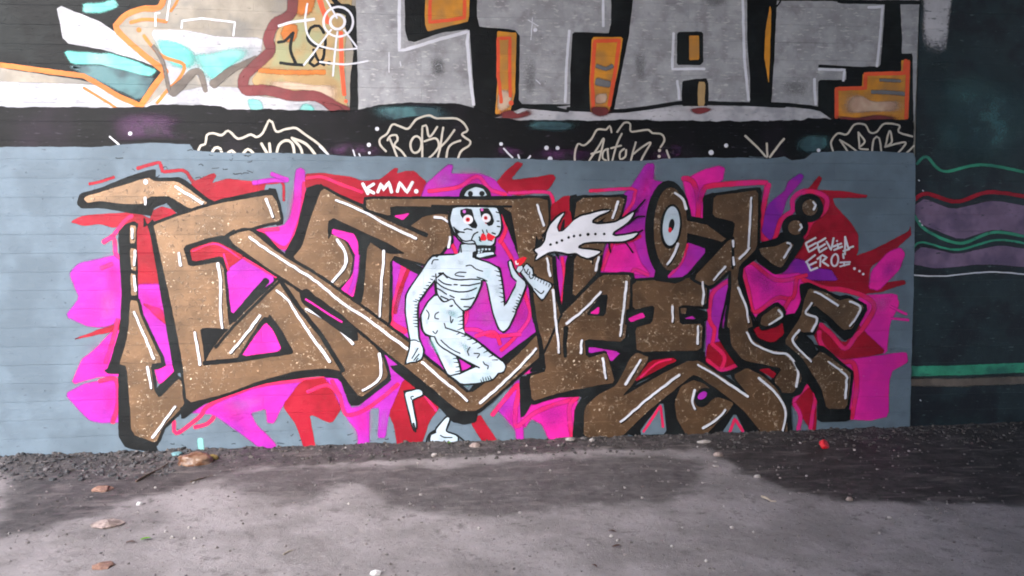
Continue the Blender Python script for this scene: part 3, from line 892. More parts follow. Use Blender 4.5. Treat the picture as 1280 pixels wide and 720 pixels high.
# middle
field(PU, 'G555,460 600,408 670,300 708,300 704,384 775,395 780,900 420,860 480,680')
field(PU, 'K200,125 290,118 280,380 235,395')
field(PI_, 'K440,195 480,70 600,40 640,150 690,215 600,210', feather=5)
rose(14, 'G390,435 600,424 612,450 600,500 555,560', 'K450,190 475,120 500,60', 'K600,205 610,185 680,215', 'K250,130 262,240 245,370', 'K520,60 600,40 640,20')
field(PU, 'K865,50 985,80 860,240 760,240 830,150')
rose(14, 'K775,222 860,60', 'K870,55 970,88')
field(PI_, 'G850,368 890,366 960,330 1030,312 1062,322 1050,384 950,430 975,600 880,600 870,450', feather=5)
rose(24, 'G855,372 900,384 930,470 930,560', 'G940,480 958,428 1000,408 1240,392 1272,408 1262,480 1240,580 1232,650 1270,690', mat='rose_line')
field(VI, 'H440,660 455,560 482,498 560,440 580,388 640,348 656,360 640,392 572,470 536,600 505,680 460,690')
rose(22, 'H482,404 462,480 440,600 440,650 500,692 545,580 602,532 600,480 645,440 700,438 768,468 762,530 700,585 672,640 640,720')
# right
field(RE, 'H650,450 700,400 733,358 750,372 722,430 850,434 976,456 968,470 800,470 815,510 890,590 930,650 930,730 L920,118 1000,90 1100,40 1180,-5 H1190,612 L1195,15 1100,100 990,175 980,262 1160,240 1168,258 1045,300 920,315 800,290 690,250 560,220 L640,40 H690,600 H755,500', rnd=0.08)
rose(22, 'H655,445 700,436 770,470 760,535 695,590 668,650 L640,40 L600,120 L560,190')
field(VI, 'L540,215 600,128 680,150 700,180 790,188 830,242 680,240')
field(PI_, 'L330,180 400,145 520,215 645,205 660,260 620,420 400,430')
rose(18, 'L348,178 396,154 520,240 670,216', 'L350,180 380,290 412,400 520,330 600,330 620,240', 'L560,380 590,330')
Part('black_patch', 'black_paint', slate).poly('L380,450 640,400 640,480 560,560 620,640 440,620 330,560').poly('K1040,640 1140,600 1180,700 1040,720').poly('O480,130 560,130 600,220 500,300')
field(RE, 'L400,480 550,450 560,510 500,555 430,530')
field(PI_, 'L995,195 1080,100 1140,78 1162,108 1132,190 1030,292 982,280', feather=4)
field(PI_, 'L930,318 1120,308 1134,360 1085,460 1072,610 980,580 920,480', feather=3)
field(RE, 'L700,500 740,450 860,560 930,460 965,500 1072,602 900,640 840,655 740,590')
field(PI_, 'L820,645 1000,622 1170,598 1178,650 1100,690 1082,740 Q1080,440 985,462 880,455 850,250', feather=3)
rose(22, 'L655,238 760,280 850,288 955,320 1010,372 960,470 915,520 862,582 795,512 742,465', 'L735,500 745,560 835,645 905,655 Q920,300 895,445')
rose(9, 'L1090,372 1170,412', 'L1095,432 1180,440', mat='pink_paint')
field(RE, 'Q580,365 640,330 682,262 722,320 718,522 690,512 640,430')
rose(18, 'Q600,368 680,288 714,335 700,430 690,500', 'Q612,380 640,440 628,505')
field(PU, 'K985,290 1090,225 1075,420 1040,500 1050,560 970,660 970,460')
field(RE, 'K975,560 1005,555 1060,540 1130,665 1045,690 965,645')
rose(18, 'K1070,250 1000,310 985,440 1010,480 1000,560', 'K975,640 1045,688 1120,665', 'K1000,560 1060,620 1045,680')
# foot of the wall
field(PU, 'M470,420 650,335 1030,250 1015,305 930,390 892,472 858,472 850,402 772,422 800,482 902,582 890,610 838,615 760,550 590,430')
rose(16, 'M392,468 404,526 520,442 560,390 700,325 850,280 1150,250', 'M495,496 560,476 590,446')
field(RE, 'M1025,265 1150,245 1182,300 1228,400 1180,477 1068,430 1085,520 1102,612 1045,615 1000,480 932,388')
field(PU, 'N20,240 110,240 150,400 210,390 315,200 310,120 345,130 450,250 400,320 340,440 325,545 290,548 300,395 245,400 245,610 192,610 190,520 130,440 60,290')
rose(16, 'N60,262 100,340 132,432 222,410 320,340 390,280', 'M1060,318 1160,285 1220,340')
field(RE, 'N420,250 480,280 600,390 545,470 505,590 388,595 370,490 344,430')
rose(12, 'N520,330 580,410', mat='rose_line')
field(RE, 'N750,470 800,430 832,480 895,575 820,580')
field(PU, 'N880,400 985,262 1010,270 1010,440 1018,565 985,568 978,510 930,450')
field(PI_, 'N1005,450 1060,370 1280,325 O330,330 320,390 306,560 190,562 150,480 95,450 N1020,500')
rose(20, 'N862,432 990,285 978,400 982,490 1060,432 1150,390 1280,352', 'O325,345 285,400 300,545')
field(PI_, 'N1000,230 1085,140 1105,150 1105,195 1045,225')
cy_ = Part('cyan_drip', 'aqua_paint', slate).line('M522,560 527,612', 26, feather=4)

# sprayed clouds that blend the fields into one another
def cloud(mat, *ds, k=0.5):
    nm_ = {'pink_paint': 'pink_spray', 'purple_paint': 'purple_spray', 'lilac_spray': 'lilac_spray', 'violet_paint': 'violet_spray', 'red_paint': 'red_spray', 'slate_paint': 'slate_spray'}[mat]
    for d in ds: Part(nm_, mat, slate).blob(d, strength=k * 0.7, core=0.0, grow=1.7)
cloud(PI_, 'I-20,600 60,540 120,600 110,700 20,720', 'I60,140 120,180 120,320 60,300', 'M40,300 110,290 120,400 50,420', 'I220,300 320,280 360,420 260,440', 'M560,400 700,350 760,400 720,480 620,440', 'N150,420 240,380 250,520 190,540', 'J560,520 620,540 640,660 580,640',
      'J940,300 1040,330 1040,450 960,480', 'F700,350 800,345 840,420 740,440', 'N930,420 990,400 990,500 940,480', 'E980,440 1040,430 1020,600 960,620', 'G680,320 720,400 660,520 600,500', 'K470,100 560,60 600,160 500,190')
cloud(PU, 'O120,400 240,370 280,450 180,500', 'L420,200 520,230 560,320 440,340', 'L1040,180 1110,130 1120,200 1050,250', 'G890,420 960,400 960,520 910,540')
cloud('lilac_spray', 'J720,250 830,230 860,330 760,380', 'J780,400 860,390 900,460 820,480', 'M640,380 780,340 850,360 720,430', 'I20,300 90,290 100,420 30,440', 'F560,380 640,330 660,400 580,430', 'N300,420 340,400 330,520 300,520', 'I680,220 760,190 780,260 700,290', 'L1000,330 1090,320 1080,380 1010,400', 'J380,330 420,300 440,420 390,440', 'K890,80 950,90 900,150 850,170', k=0.42)
cloud(VI, 'L370,180 450,190 480,250 390,270', 'K860,60 930,70 880,150 830,160', 'G580,520 660,480 660,620 560,640', k=0.4)
cloud('slate_paint', 'E0,590 60,600 70,700 0,700', 'Q1090,200 1180,220 1170,460 1090,440', 'L1090,330 1180,330 1190,560 1100,540', k=0.35)

# ------------------------------------------------------------------ gold letters
def letter(label, fills, outline=30, black=(), top=()):
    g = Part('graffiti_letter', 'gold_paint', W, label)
    o = Part('letter_outline', 'black_paint', g)
    for d in black: o.poly(d)
    for d in fills:
        if isinstance(d, tuple): d, w = d
        else: w = outline
        if w: o.line(d, w * 2, closed=True, smooth=False, wob=0.8)
    for d in fills:
        if isinstance(d, tuple): d = d[0]
        g.poly(d)
    return g, o
def counter(par, black, cols=()):
    c = Part('letter_counter', 'black_paint', par)
    for d in black: c.poly(d)
    for mat, d in cols:
        Part('counter_fill', mat, par).poly(d, feather=1.5)
def ink(par, w, *ds, **kw):
    p = Part('inner_line', 'black_paint', par)
    for d in ds: p.line(d, w, **kw)
    return p
def shine(par, *ds, w=11, off=(0.9, 0.9)):
    s_ = Part('highlight_shadow', 'black_paint', par)
    h_ = Part('letter_highlight', 'highlight_white', par)
    for d in ds:
        pts = P(d)
        s_.line('', w + 1, pts=[(x + off[0], y + off[1]) for x, y in pts], wob=0.8)
    for k, d in enumerate(ds): h_.line(d, w, feather=0.7, wob=0.8, taper=(1.1, 0.8) if k % 2 else (0.85, 1.1))

# far-left arrow letter
g1, o1 = letter('long gold arrow arm rising to a peak at the left end', ['E-60,474 -50,462 20,442 140,405 262,366 296,388 402,386 480,435 565,500 470,526 375,464 268,464 240,500 140,500 20,484 -40,494'], 14,
    black=['E-95,500 -80,448 20,420 180,355 300,322 300,370 430,365 560,470 620,500 E470,560 E420,560 E370,490 E290,520 E280,560 E200,550 E20,520 E-70,524'])
ink(g1, 36, 'E280,480 360,478 400,520 450,545', smooth=False)
shine(g1, 'E398,412 460,452 532,496', 'E246,470 248,500', w=13)
Part('paint_splash', 'highlight_white', g1).ell('E250,390', 12, feather=2)
g2, o2 = letter('tall gold arrow with a dashed stem pointing down left', ['I172,340 208,345 225,420 335,652 275,660 M292,310 318,352 412,252 432,270 448,380 330,500 302,574 180,530 166,330 158,225 150,188 118,180 I150,560 I165,480'], 16,
    black=['E150,600 190,585 215,600 I205,0 215,380 235,420 I150,520 130,660 I50,700 I75,640 I120,480 I130,300 I110,0', 'M40,210 120,175 160,185 160,240 130,230 60,228', 'M112,200 165,200 180,540 300,580 318,625 150,600 112,535', 'I215,360 360,665 300,690 280,665', 'M300,300 330,360 420,270 400,200 380,230'])
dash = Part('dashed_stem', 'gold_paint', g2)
for q in ('E172,610 196,610 192,695 172,695', 'I172,-35 202,-30 198,55 172,58', 'I172,80 202,85 203,195 178,190', 'I175,205 203,215 207,315 178,318'):
    dash.poly(q)
shine(g2, 'I190,398 240,510 290,632', 'M258,196 278,300', 'M396,392 340,470 285,545', 'I196,95 194,165', 'I192,220 198,290', 'E182,625 184,670', w=12)

# big left letter
g3, o3 = letter('biggest gold letter with a pink triangle counter and a red hooked counter', ['E290,605 440,550 600,500 880,452 905,490 925,583 840,600 670,655 I690,60 860,180 1030,290 J0,335 100,410 200,490 296,600 320,640 N342,240 270,300 200,348 110,232 M1230,215 1150,200 1000,214 830,260 640,330 455,376 I432,640 380,370 335,170 298,0'], 15,
    black=['E240,620 290,570 E310,720 I400,420 I440,700 I390,710 I340,400 I270,0 I240,-80', 'M420,390 640,320 830,245 1000,205 1230,215 1280,215 N110,235 200,350 345,240 360,260 200,385 150,390 100,255 0,240 M1100,240 850,275 640,345 540,380 430,460', 'E860,420 905,425 940,600 900,610 880,470', 'E560,530 600,480 860,425 880,455 600,505'])
counter(g3, ['I435,72 560,30 640,15 710,55 930,215 900,250 700,440 665,470 636,145 465,176'], [(RE, 'I470,85 600,45 745,122 700,160 655,192 636,118 485,150'), (PU, 'I655,190 745,125 906,228 760,350 680,412 665,300'), ])
rz = Part('rose_trim_line', 'rose_line', g3)
rz.line('I485,95 600,60 720,130', 7, feather=1.5).line('I640,110 665,190', 9, feather=1.5).line('I740,130 900,225', 9, feather=1.5)
ink(g3, 36, 'I850,245 770,340 690,432', smooth=False)
counter(g3, ['I520,478 668,483 640,510 600,560 566,610 545,660 535,560', 'I868,408 930,490 990,600 960,615 905,600 850,460', ], [])
counter(g3, ['I835,425 880,425 985,600 720,640 700,640'], [(PI_, 'I850,450 885,490 932,592 728,622 780,545')])
ink(g3, 24, 'I545,655 700,640 975,598', 'I920,238 1010,370 1130,520 1235,690', smooth=False)
ink(g3, 15, 'I600,575 690,470 860,300 930,235', smooth=False)
shine(g3, 'I415,105 424,165', 'I612,158 624,260 624,380 632,478', 'I905,292 960,340 1030,450 1100,550 1168,645', 'I820,418 760,500 675,602', 'I497,502 508,580 520,662', 'E852,478 870,520 886,562', 'I1048,384 1140,430 J60,448 J100,490 J165,556', 'N298,128 300,245 215,312', 'N0,90 50,165', w=13)

# upper diagonal letter beside the long stroke
g5, o5 = letter('gold diagonal letter with a curved pink counter beside the long gold stroke', ['E1132,418 F100,468 220,525 400,600 452,604 520,562 600,548 648,556 655,690 J650,50 600,110 540,165 350,112 345,440 330,474 200,375 0,250 I1100,195 985,130 E1030,715 1075,570'], 14,
    black=['E1050,420 1110,400 1150,420 E1060,640 I985,150 I940,110 E1000,640', 'J340,100 500,170 560,210 490,215 340,130', 'F0,395 30,420 530,640 530,660 0,440'])
counter(g5, ['F40,585 70,570 110,590 240,650 J350,60 J430,110 J340,110 J240,45 J215,350 165,360 80,292 150,230 165,130 130,50 60,10 F40,680'], [(PI_, 'F62,625 130,640 J170,10 190,50 192,200 165,335 100,292 162,222 182,125 140,45 F60,650')])
ink(g5, 22, 'F225,522 380,590 530,655', smooth=False)
Part('counter_fill', PU, g5).line('J150,300 175,230 186,120', 20, feather=3)
shine(g5, 'F82,480 200,530 330,600 478,672', 'F575,566 610,570 640,590', 'F650,665 642,715', 'J320,95 312,200 305,300 298,420', 'J92,42 125,100 125,170 62,250', 'I1205,38 1250,110 1245,170 1180,250', w=12)

# long diagonal stroke and the V under the skeleton
g4, o4 = letter('long gold diagonal stroke turning up into a V under the skeleton', ['I665,25 720,0 E775,632 I880,80 960,135 1100,215 J80,285 200,370 440,548 N520,145 640,240 745,332 900,215 1000,120 1090,28 1110,115 1090,150 1000,225 790,412 690,412 560,300 430,195 J330,600 200,490 0,330 I1030,290 860,180 690,60'], 15,
    black=['E640,660 700,620 I680,70 I620,40', 'N420,180 560,300 690,410 790,412 N780,470 720,482 660,470 600,400 340,190', 'N900,150 1090,10 1110,20 N760,350 N740,310', 'E780,620 850,650 I960,130 1000,0 1030,0 I985,130 I930,120'])
counter(g4, ['I1015,295 1060,282 J0,340 110,410 188,490 192,540 165,545 0,425 I1030,355'], [])
Part('counter_fill', PI_, g4).line('I1050,335 1150,400 1230,450', 7, feather=1.5)
shine(g4, 'I770,25 850,85 950,150 1100,245 J100,345 230,430 330,505 438,582', 'N512,170 620,265 690,320 736,362', 'N1080,102 980,210 890,295 800,372', w=13)

# top bar
g6, o6 = letter('gold top bar running behind the skull with a right-hand stem', ['F230,475 500,476 800,474 1135,470 1142,560 1140,620 1060,700 J1010,80 990,92 F950,516 640,514 350,510 352,562 232,525'], 13,
    black=['F350,505 960,510 1000,720 J1010,100 1060,260 1110,260 1130,500 1090,500 1060,440 1040,270 980,90 F900,530 700,530 620,545 520,560 440,620 345,568', 'F1100,465 1145,462 1150,600 1120,560', 'J1040,300 1090,380 1130,600 1115,690 1040,700 1100,620'])
Part('counter_fill', PI_, g6).poly('F368,560 450,546 412,582')
shine(g6, 'F1086,505 1100,555 1118,606', w=12)

# tall V-P letter right of the skeleton
g7, o7 = letter('gold letter with a tall left stem and a small triangular counter', ['K100,180 160,110 205,130 214,300 246,412 320,340 440,214 595,214 588,330 560,552 362,540 368,625 470,602 484,650 O512,272 400,290 300,308 190,335 100,366 85,240 172,214 150,60 K130,480 108,330', 'K312,110 440,105 428,200 300,335', 'G325,470 565,465 540,560 480,640 300,640', ('K20,-10 130,-10 170,60 160,150 60,190 30,130', 0), ('f470,480 770,480 740,640 470,640', 0)], 13,
    black=['G285,460 325,450 330,640 285,640', 'O35,240 90,235 100,370 60,440 40,445', 'O90,360 300,300 430,280 525,270 525,295 440,300 360,350 310,400 350,340 230,345 100,385', 'K270,120 315,120 300,350 245,400', 'K195,125 215,125 250,400 235,420'])
counter(g7, ['K365,415 440,315 478,312 466,420'], [(PI_, 'K388,406 432,372 432,410')])
counter(g7, ['K358,532 560,550 610,480 620,570 O640,100 O530,210 510,190 K470,600 372,630'], [(PU, 'K380,572 540,600 492,650 470,588 385,606')])
ink(g7, 24, 'K268,480 262,560 266,620', smooth=False, feather=2, taper=(1, .7))
ink(g7, 12, 'K205,130 214,300 246,412 K150,620', 'K250,400 440,210', smooth=False)
shine(g7, 'K174,130 188,220', 'K205,290 216,420 234,602', 'K440,300 370,375 272,458', 'K570,250 556,380 538,520', 'K346,540 344,605', 'K452,632 465,715 O466,250', 'K432,125 416,190', 'G528,488 502,570', w=12)

# E
g8, o8 = letter('squarish gold letter with notches on both sides under the eye shape', ['K600,246 780,235 972,224 966,372 830,365 835,462 950,458 942,592 780,592 622,600 612,478 700,455 712,365 602,388'], 14,
    black=['K590,200 620,240 600,620 950,610 960,620 640,640 O620,130 800,110 950,110 960,150 880,160 690,140 600,130', 'K570,380 720,355 715,465 560,470', 'K825,360 975,395 975,445 830,465', 'K572,470 630,470 630,590 960,590 968,660 890,700 690,640 640,650 560,700 530,690 590,560'])
Part('counter_fill', PI_, g8).poly('K578,432 650,400 662,424 592,450')
Part('counter_fill', PU, g8).poly('K858,432 898,418 918,434')
Part('counter_fill', 'gold_paint', g8).poly('K840,380 870,378 866,410 842,405')
shine(g8, 'K950,252 956,300 950,360', 'K800,372 802,450', 'K928,470 926,556', w=11)

# eye
g9 = Part('graffiti_letter', 'gold_paint', W, 'gold oval with a white eye and red pupil, a bar on its right')
o9 = Part('letter_outline', 'black_paint', g9)
o9.ell('G780,630', 118, 248)
o9.poly('G840,540 890,560 970,575 1120,570 1100,600 1090,730 K1090,20 1000,120 830,260 700,240 720,180')
Part('counter_fill', PU, g9).poly('K868,50 975,88 860,222 768,230 832,150', feather=1.5)
Part('counter_fill', 'rose_line', g9).line('K785,218 845,150 875,62', 12, feather=2)
g9.ell('G790,625', 84, 208)
g9.poly('G860,580 960,602 1085,640 1060,692 960,665 850,640')
o9b = Part('eye_rim', 'black_paint', g9); o9b.ell('G792,612', 54, 112, rot=0.08)
eye = Part('eye_white', 'bone_white', g9); eye.ell('G793,610', 42, 98, rot=0.08)
Part('pupil', 'black_paint', g9).ell('G795,605', 14, 30, rot=0.1)
Part('pupil_dot', 'tooth_red', g9).ell('G787,630', 9, 13)
shine(g9, 'G812,444 850,475 868,525', 'K826,60 808,110 774,162', w=13)

# L and S
g10, o10 = letter('gold letter with a tall stem crossing into the curved S stroke', ['H205,460 320,445 428,430 424,600 L422,80 335,165 322,240 360,350 402,470 L370,482 400,540 480,590 580,602 632,670 Q645,260 600,322 540,320 505,262 545,200 460,182 L350,640 L290,560 L285,480 L270,470 L292,300 L292,180 190,272 100,232 270,50 H300,670 312,590 200,562'], 15,
    black=['H150,460 210,440 210,580 310,570 290,690 H150,590', 'L330,160 420,80 440,120 L345,190 L410,450 440,460 L440,480 L330,270', 'L240,480 300,480 330,600 450,650 550,660 L550,720 L480,700 330,680 270,600 L220,520 270,300 L290,200 305,200', 'Q500,180 560,190 550,240 510,270 Q610,340 570,350 520,310', 'L540,540 640,620 Q690,230 640,330 600,345 650,250'])
Part('counter_fill', RE, g10).poly('Q428,206 480,200 518,228 500,252')
ink(g10, 14, 'L300,30 300,180', smooth=False)
shine(g10, 'H392,466 385,600 H378,716 L385,80 335,132', 'L300,45 302,75', 'L304,125 308,165', 'L262,174 205,238', 'L150,250 155,300 150,358', 'L326,278 362,360 380,452', 'L368,502 410,560 500,600 572,612 612,660 Q626,220 616,290', w=11)

# stack of dots
g11 = Part('graffiti_letter', 'gold_paint', W, 'row of gold dots on black trailing up to the right')
o11 = Part('letter_outline', 'black_paint', g11)
o11.ell('H680,520', 72, 72).ell('H610,615', 66, 62).poly('H540,640 640,620 660,690 L560,200 510,215 420,150 410,100 440,50 520,30')
g11.ell('H685,518', 38, 40).ell('H612,618', 36, 36).poly('L432,82 520,70 570,46 608,66 545,180 500,160 442,112')
shine(g11, 'H700,492 712,508 702,528', 'H636,602 644,618 632,632', 'L572,56 592,68 555,128', w=11)

# diamond and right letter
g13, o13 = letter('gold angular letter at the right end with a small diamond beside it', ['L680,280 760,300 830,342 880,330 955,372 930,420 895,482 850,490 730,378 690,368 675,400 722,432 700,500 640,500 606,552 690,640 740,590 890,702 Q888,240 870,402 768,402 742,300 690,215 L640,620 L552,552 640,420 655,340', 'L445,420 520,368 552,400 540,440 470,472 438,462'], 14,
    black=['L630,260 680,250 830,320 870,310 980,370 900,520 860,545 830,520 740,430 720,400 L690,370 720,360 850,480 880,490 L640,420 L560,550 L530,550 640,350', 'L600,500 640,490 700,545 720,600 690,640 620,570', 'Q690,200 740,300 770,400 890,400 885,465 720,470 720,350 L600,650 L640,640', 'L410,420 520,345 560,380 560,420 530,470 440,495', 'L700,560 760,570 890,690 900,720 740,600'])
ink(g13, 40, 'L640,515 690,570 700,600', smooth=False)
ink(g13, 30, 'L710,385 790,450 860,520', smooth=False)
shine(g13, 'L708,298 770,330 824,366', 'L885,348 938,380 885,470', 'L692,355 665,405 720,432 695,492', 'L630,490 600,548 690,645', 'L778,648 865,715 Q868,260 862,350', 'L528,390 545,420 482,462', w=11)

# arch letter at the foot of the wall
g14, o14 = letter('gold arch letter standing on the ground with a small spiral under it', [('O355,545 360,395 430,330 520,285 588,150 618,120 685,145 600,278 545,345 740,230 870,165 930,160 1060,250 1180,340 Q390,350 300,235 370,198 440,230 520,300 572,400 570,540 460,540 350,405 230,310 Q130,240 100,232 O780,330 680,410 540,545', 14),
    ('O810,370 840,290 900,258 960,278 985,300 930,308 918,365 960,385 1020,340 1105,372 1080,412 955,540 872,540 820,450', 12)], 14,
    black=['O300,560 310,390 440,290 520,270 O360,400 O355,550', 'O530,545 780,320 900,232 1060,330 1260,540', 'Q540,320 600,340 590,400 600,540 570,540 570,400', 'O535,350 560,300 600,270 620,290', 'O600,285 690,170 820,150 860,160 O740,220'])
Part('counter_fill', RE, g14).poly('O604,272 690,160 800,146 822,160 730,205')
for q in ('O625,530 752,355 772,530', 'O1040,530 1112,418 1165,530'):
    Part('counter_fill', 'slate_paint', g14).poly(q)
Part('rose_trim_line', 'rose_line', g14).line('O655,515 740,385 752,492', 12, smooth=False).line('O1082,525 1110,450 1150,512', 14, smooth=False).line('O640,245 720,175 790,155', 10)
spi = Part('letter_fill', 'gold_paint', g14).poly('O810,370 840,290 900,258 960,278 985,300 930,308 918,365 960,385 1020,340 1105,372 1080,412 955,540 872,540 820,450')
Part('inner_line', 'black_paint', g14).ell('O952,345', 40, 52, rot=0.6)
Part('counter_fill', PU, g14).ell('O948,335', 16, 26, rot=0.9)
shine(g14, 'O638,160 605,215 565,278', 'O832,232 740,300 660,365 540,468', 'O925,182 1040,250 1172,340', 'O910,310 897,360 912,402', 'O1062,408 1030,445 950,500', 'Q430,250 510,320 562,410 550,515', w=12)
Part('ground_soil_splash', 'brown_grey', slate).line('O340,560 560,560', 10, feather=6)

# ------------------------------------------------------------------ painted skeleton with flaming bottle
sk = Part('painted_skeleton', 'bone_white', W, 'white running skeleton painted in black outline, throwing a flaming bottle')
so = Part('skeleton_outline', 'black_paint', sk)
SHAPES = [
    # rear lower leg below the gold V, foot
    'e130,165 180,150 265,130 300,150 305,185 230,215 195,235 205,300 235,450 238,520 220,535 195,440 150,260',
    'e545,410 580,420 535,530 540,560 655,600 655,655 390,672 380,640 395,575 440,560 450,520',
    # standing leg
    'd300,330 345,325 440,420 555,515 580,580 606,680 600,705 490,716 430,600 370,470',
    # shin folded back
    'd500,712 620,680 790,620 980,680 960,710 e1000,30 860,65 690,75 640,30 600,5',
    # front thigh and knee, hips
    'd260,20 300,-10 380,-40 560,-60 625,60 625,285 760,365 900,480 1020,570 1052,620 1030,675 960,690 780,640 640,555 480,470 385,400 345,325 260,300 225,250 210,150 225,90',
    # chest
    'b340,160 590,150 610,50 740,60 745,110 720,180 880,230 990,290 1010,420 920,400 800,395 810,430 760,560 700,670 630,705 560,640 480,620 410,600 365,530 355,400 330,360',
    'b360,545 530,580 600,700 640,720 250,720 270,640',
    # arm hanging with hand
    'b335,160 400,190 390,330 340,400 260,500 175,620 168,720 d180,330 190,360 232,460 215,540 165,570 100,575 60,595 100,450 110,370 85,240 b60,720 65,560 100,490 230,300 280,220',
    # arm raised
    'b800,250 980,275 1010,400 1030,560 1040,690 1180,420 1120,360 1085,220 1105,205 1130,290 1180,360 1260,430 1220,540 1150,700 d1140,100 1080,230 1030,275 990,240 940,110 910,-20 b900,560 870,410 790,370',
]
for q in SHAPES:
    so.line(q, 17, closed=True, smooth=False, wob=0.3)
for q in SHAPES:
    sk.poly(q, feather=0.5, wob=0.3, rnd=0.2)
tint = Part('aqua_tint', 'aqua_paint', sk)
for q in ('d240,330 345,340 430,560 380,540', 'd450,60 560,60 580,150 500,130', 'e720,85 790,80 770,115 740,110', 'd600,380 660,380 700,470 650,480'):
    tint.blob(q, strength=0.28)
shd = Part('bone_shade', 'bone_shade', sk)
for q in ('b300,230 380,210 400,300 310,330', 'b110,480 180,460 170,560 90,590', 'b560,190 650,200 640,260 560,250', 'b640,520 720,520 700,600 650,640', 'd420,40 540,40 600,120 480,140', 'd240,110 290,130 300,250 250,230', 'd560,330 680,380 640,460 540,420', 'd640,380 740,440 700,540 640,500',
          'd420,480 520,520 560,640 480,640', 'd820,560 920,560 940,640 840,660', 'd130,400 190,410 200,500 140,520', 'b920,440 1000,430 1020,560 940,580', 'e450,590 560,600 560,650 440,650', 'b380,460 460,470 450,560 390,540', 'b1120,480 1200,460 1180,560 1110,600'):
    shd.blob(q, strength=0.2, core=0.0, grow=1.35)
det = Part('bone_lines', 'black_paint', sk)
# ribs
for q in ('b440,345 520,385 620,398 720,390 800,395', 'b385,395 440,435 510,448', 'b540,446 570,448', 'b608,455 700,450 800,430', 'b365,420 420,465 520,505 620,518 700,505 765,478', 'b375,485 420,510 465,540', 'b608,590 680,590 740,575', 'b400,575 445,615 520,590 560,640 630,710', 'b500,555 540,575', 'b410,560 480,592', 'b640,665 690,665', 'b355,340 360,400 370,520 410,600 445,618'):
    det.line(q, 7)
det.line('b390,335 430,335 470,375', 9).line('b360,380 400,350 430,330', 10, taper=(.6, 1))
for q in ('b660,258 710,252 760,290 825,312', 'b658,322 590,322 548,345 580,358 640,362', 'b318,240 335,200 380,195', 'b770,370 830,388 870,410', 'd265,60 290,100 280,150', 'd385,80 355,100 350,140 385,145', 'd505,120 510,190 530,150', 'd330,270 355,295 375,265', 'd440,190 455,235', 'd740,490 795,495 770,535', 'd830,575 850,605 880,615 875,645', 'd410,360 500,440 600,490', 'd120,540 180,440', 'd140,560 190,500', 'd160,565 180,540', 'd110,365 150,358 190,375', 'b510,665 525,655', 'd700,430 675,470 690,510', 'd590,700 720,640', 'd500,20 525,12'):
    det.line(q, 6)
det.line('d455,235 540,262 620,290 760,365 900,480 1020,565', 7.5).line('d345,325 385,400 480,470 640,555 790,635', 7.5)
det.lines(7, 'd490,716 560,700 620,680 690,640 740,605', 'd585,560 606,680')
det.line('d205,100 225,250 260,300 345,325', 6.5)
# hatch marks
rr = random.Random(11)
def hatch(path, n, ln, ang, w=5.2):
    pts = resample(P(path), 0.5, False)
    for i in range(n):
        x, y = pts[int((i + 0.5) * (len(pts) - 1) / n)]
        a = math.radians(ang + rr.uniform(-14, 14)); l = ln * rr.uniform(0.6, 1.3)
        det.line('', w, pts=[(x, y), (x + l * math.cos(a), y + l * math.sin(a))], taper=(1.2, .5))
hatch('b350,350 260,500 170,620', 9, 3.4, 190)
hatch('b165,600 168,720 d170,240', 9, 4.5, 185)
hatch('b985,300 1015,420 1035,640', 8, 4.5, 185)
hatch('b1210,540 1150,690 d1130,90', 7, 3.0, 200)
hatch('d560,275 760,370 1000,580', 8, 6, 165)
hatch('d622,100 622,260', 4, 5, 170)
hatch('d560,520 605,690', 4, 6, 180)
hatch('e1000,20 880,55', 5, 4, 250)
det.lines(6, 'e485,590 520,610 600,612', 'e195,230 190,205 215,200', 'e400,580 440,560')
det.lines(10, 'e375,600 372,660', 'e120,150 200,140', 'e215,470 235,550', 'e660,600 730,655')
det.line('e345,655 370,580 430,540', 8)

# skull
skull = Part('skull', 'bone_white', sk)
soo = Part('skull_outline', 'black_paint', sk)
soo.ell('a430,170', 160, 135)
cap = 'a320,162 350,110 430,72 510,90 550,162'
skull.poly(cap)
SK = 'a215,270 640,270 670,330 690,480 660,550 625,570 615,640 560,665 460,665 430,625 330,640 280,600 230,540 185,420 190,340'
soo.line(SK, 17, closed=True, smooth=False)
soo.line('a200,265 185,340 180,420 225,540', 22)
# hat brim hides behind the gold bar: paint bar again over the cap's lower part
skull.poly(SK, rnd=0.2)
NK = 'a280,650 330,640 430,640 450,720 b745,110 b600,120'
skull.poly(NK)
soo.lines(7, 'a285,640 290,720', 'a215,470 260,560 320,610 400,605 430,625 440,660 500,672 580,660', 'a275,600 330,635 420,640', 'a320,500 350,488 400,500', 'a280,520 320,525', 'a455,520 415,545 395,600', 'a470,570 480,600', 'a630,540 600,530')
soo.poly('a205,460 260,500 290,520 250,540 300,590 240,560', feather=0.8)
for q in ('a280,300 340,280 400,290 420,380 455,450 440,485 400,482 355,440 300,380 280,340', 'a470,285 560,282 600,350 620,410 600,450 565,462 525,420 490,370'):
    soo.poly(q)
ew = Part('eye_white', 'highlight_white', sk)
ew.ell('a358,396', 50, 46).ell('a540,380', 44, 44)
er = Part('eye_red', 'tooth_red', sk)
er.ell('a357,397', 22).ell('a535,380', 19)
er2 = Part('eye_pink', 'lilac_spray', sk); er2.ell('a322,316', 16).ell('a498,297', 14)
Part('pupil', 'black_paint', sk).ell('a357,397', 10).ell('a535,380', 9)
er.poly('a500,530 530,545 545,590 530,608 490,608 482,580').poly('a540,560 560,525 590,545 632,565 605,600 555,605').poly('a520,425 545,435 535,442')
soo.lines(5, 'a470,600 490,615', 'a560,600 600,612')
soo.lines(6, 'a500,500 515,530', 'a545,500 550,525', 'a640,320 665,330', 'a650,410 670,412', 'a650,465 675,468')
# nostril dots of the hat badge
soo.ell('a382,138', 26, 28).ell('a498,135', 28, 26)
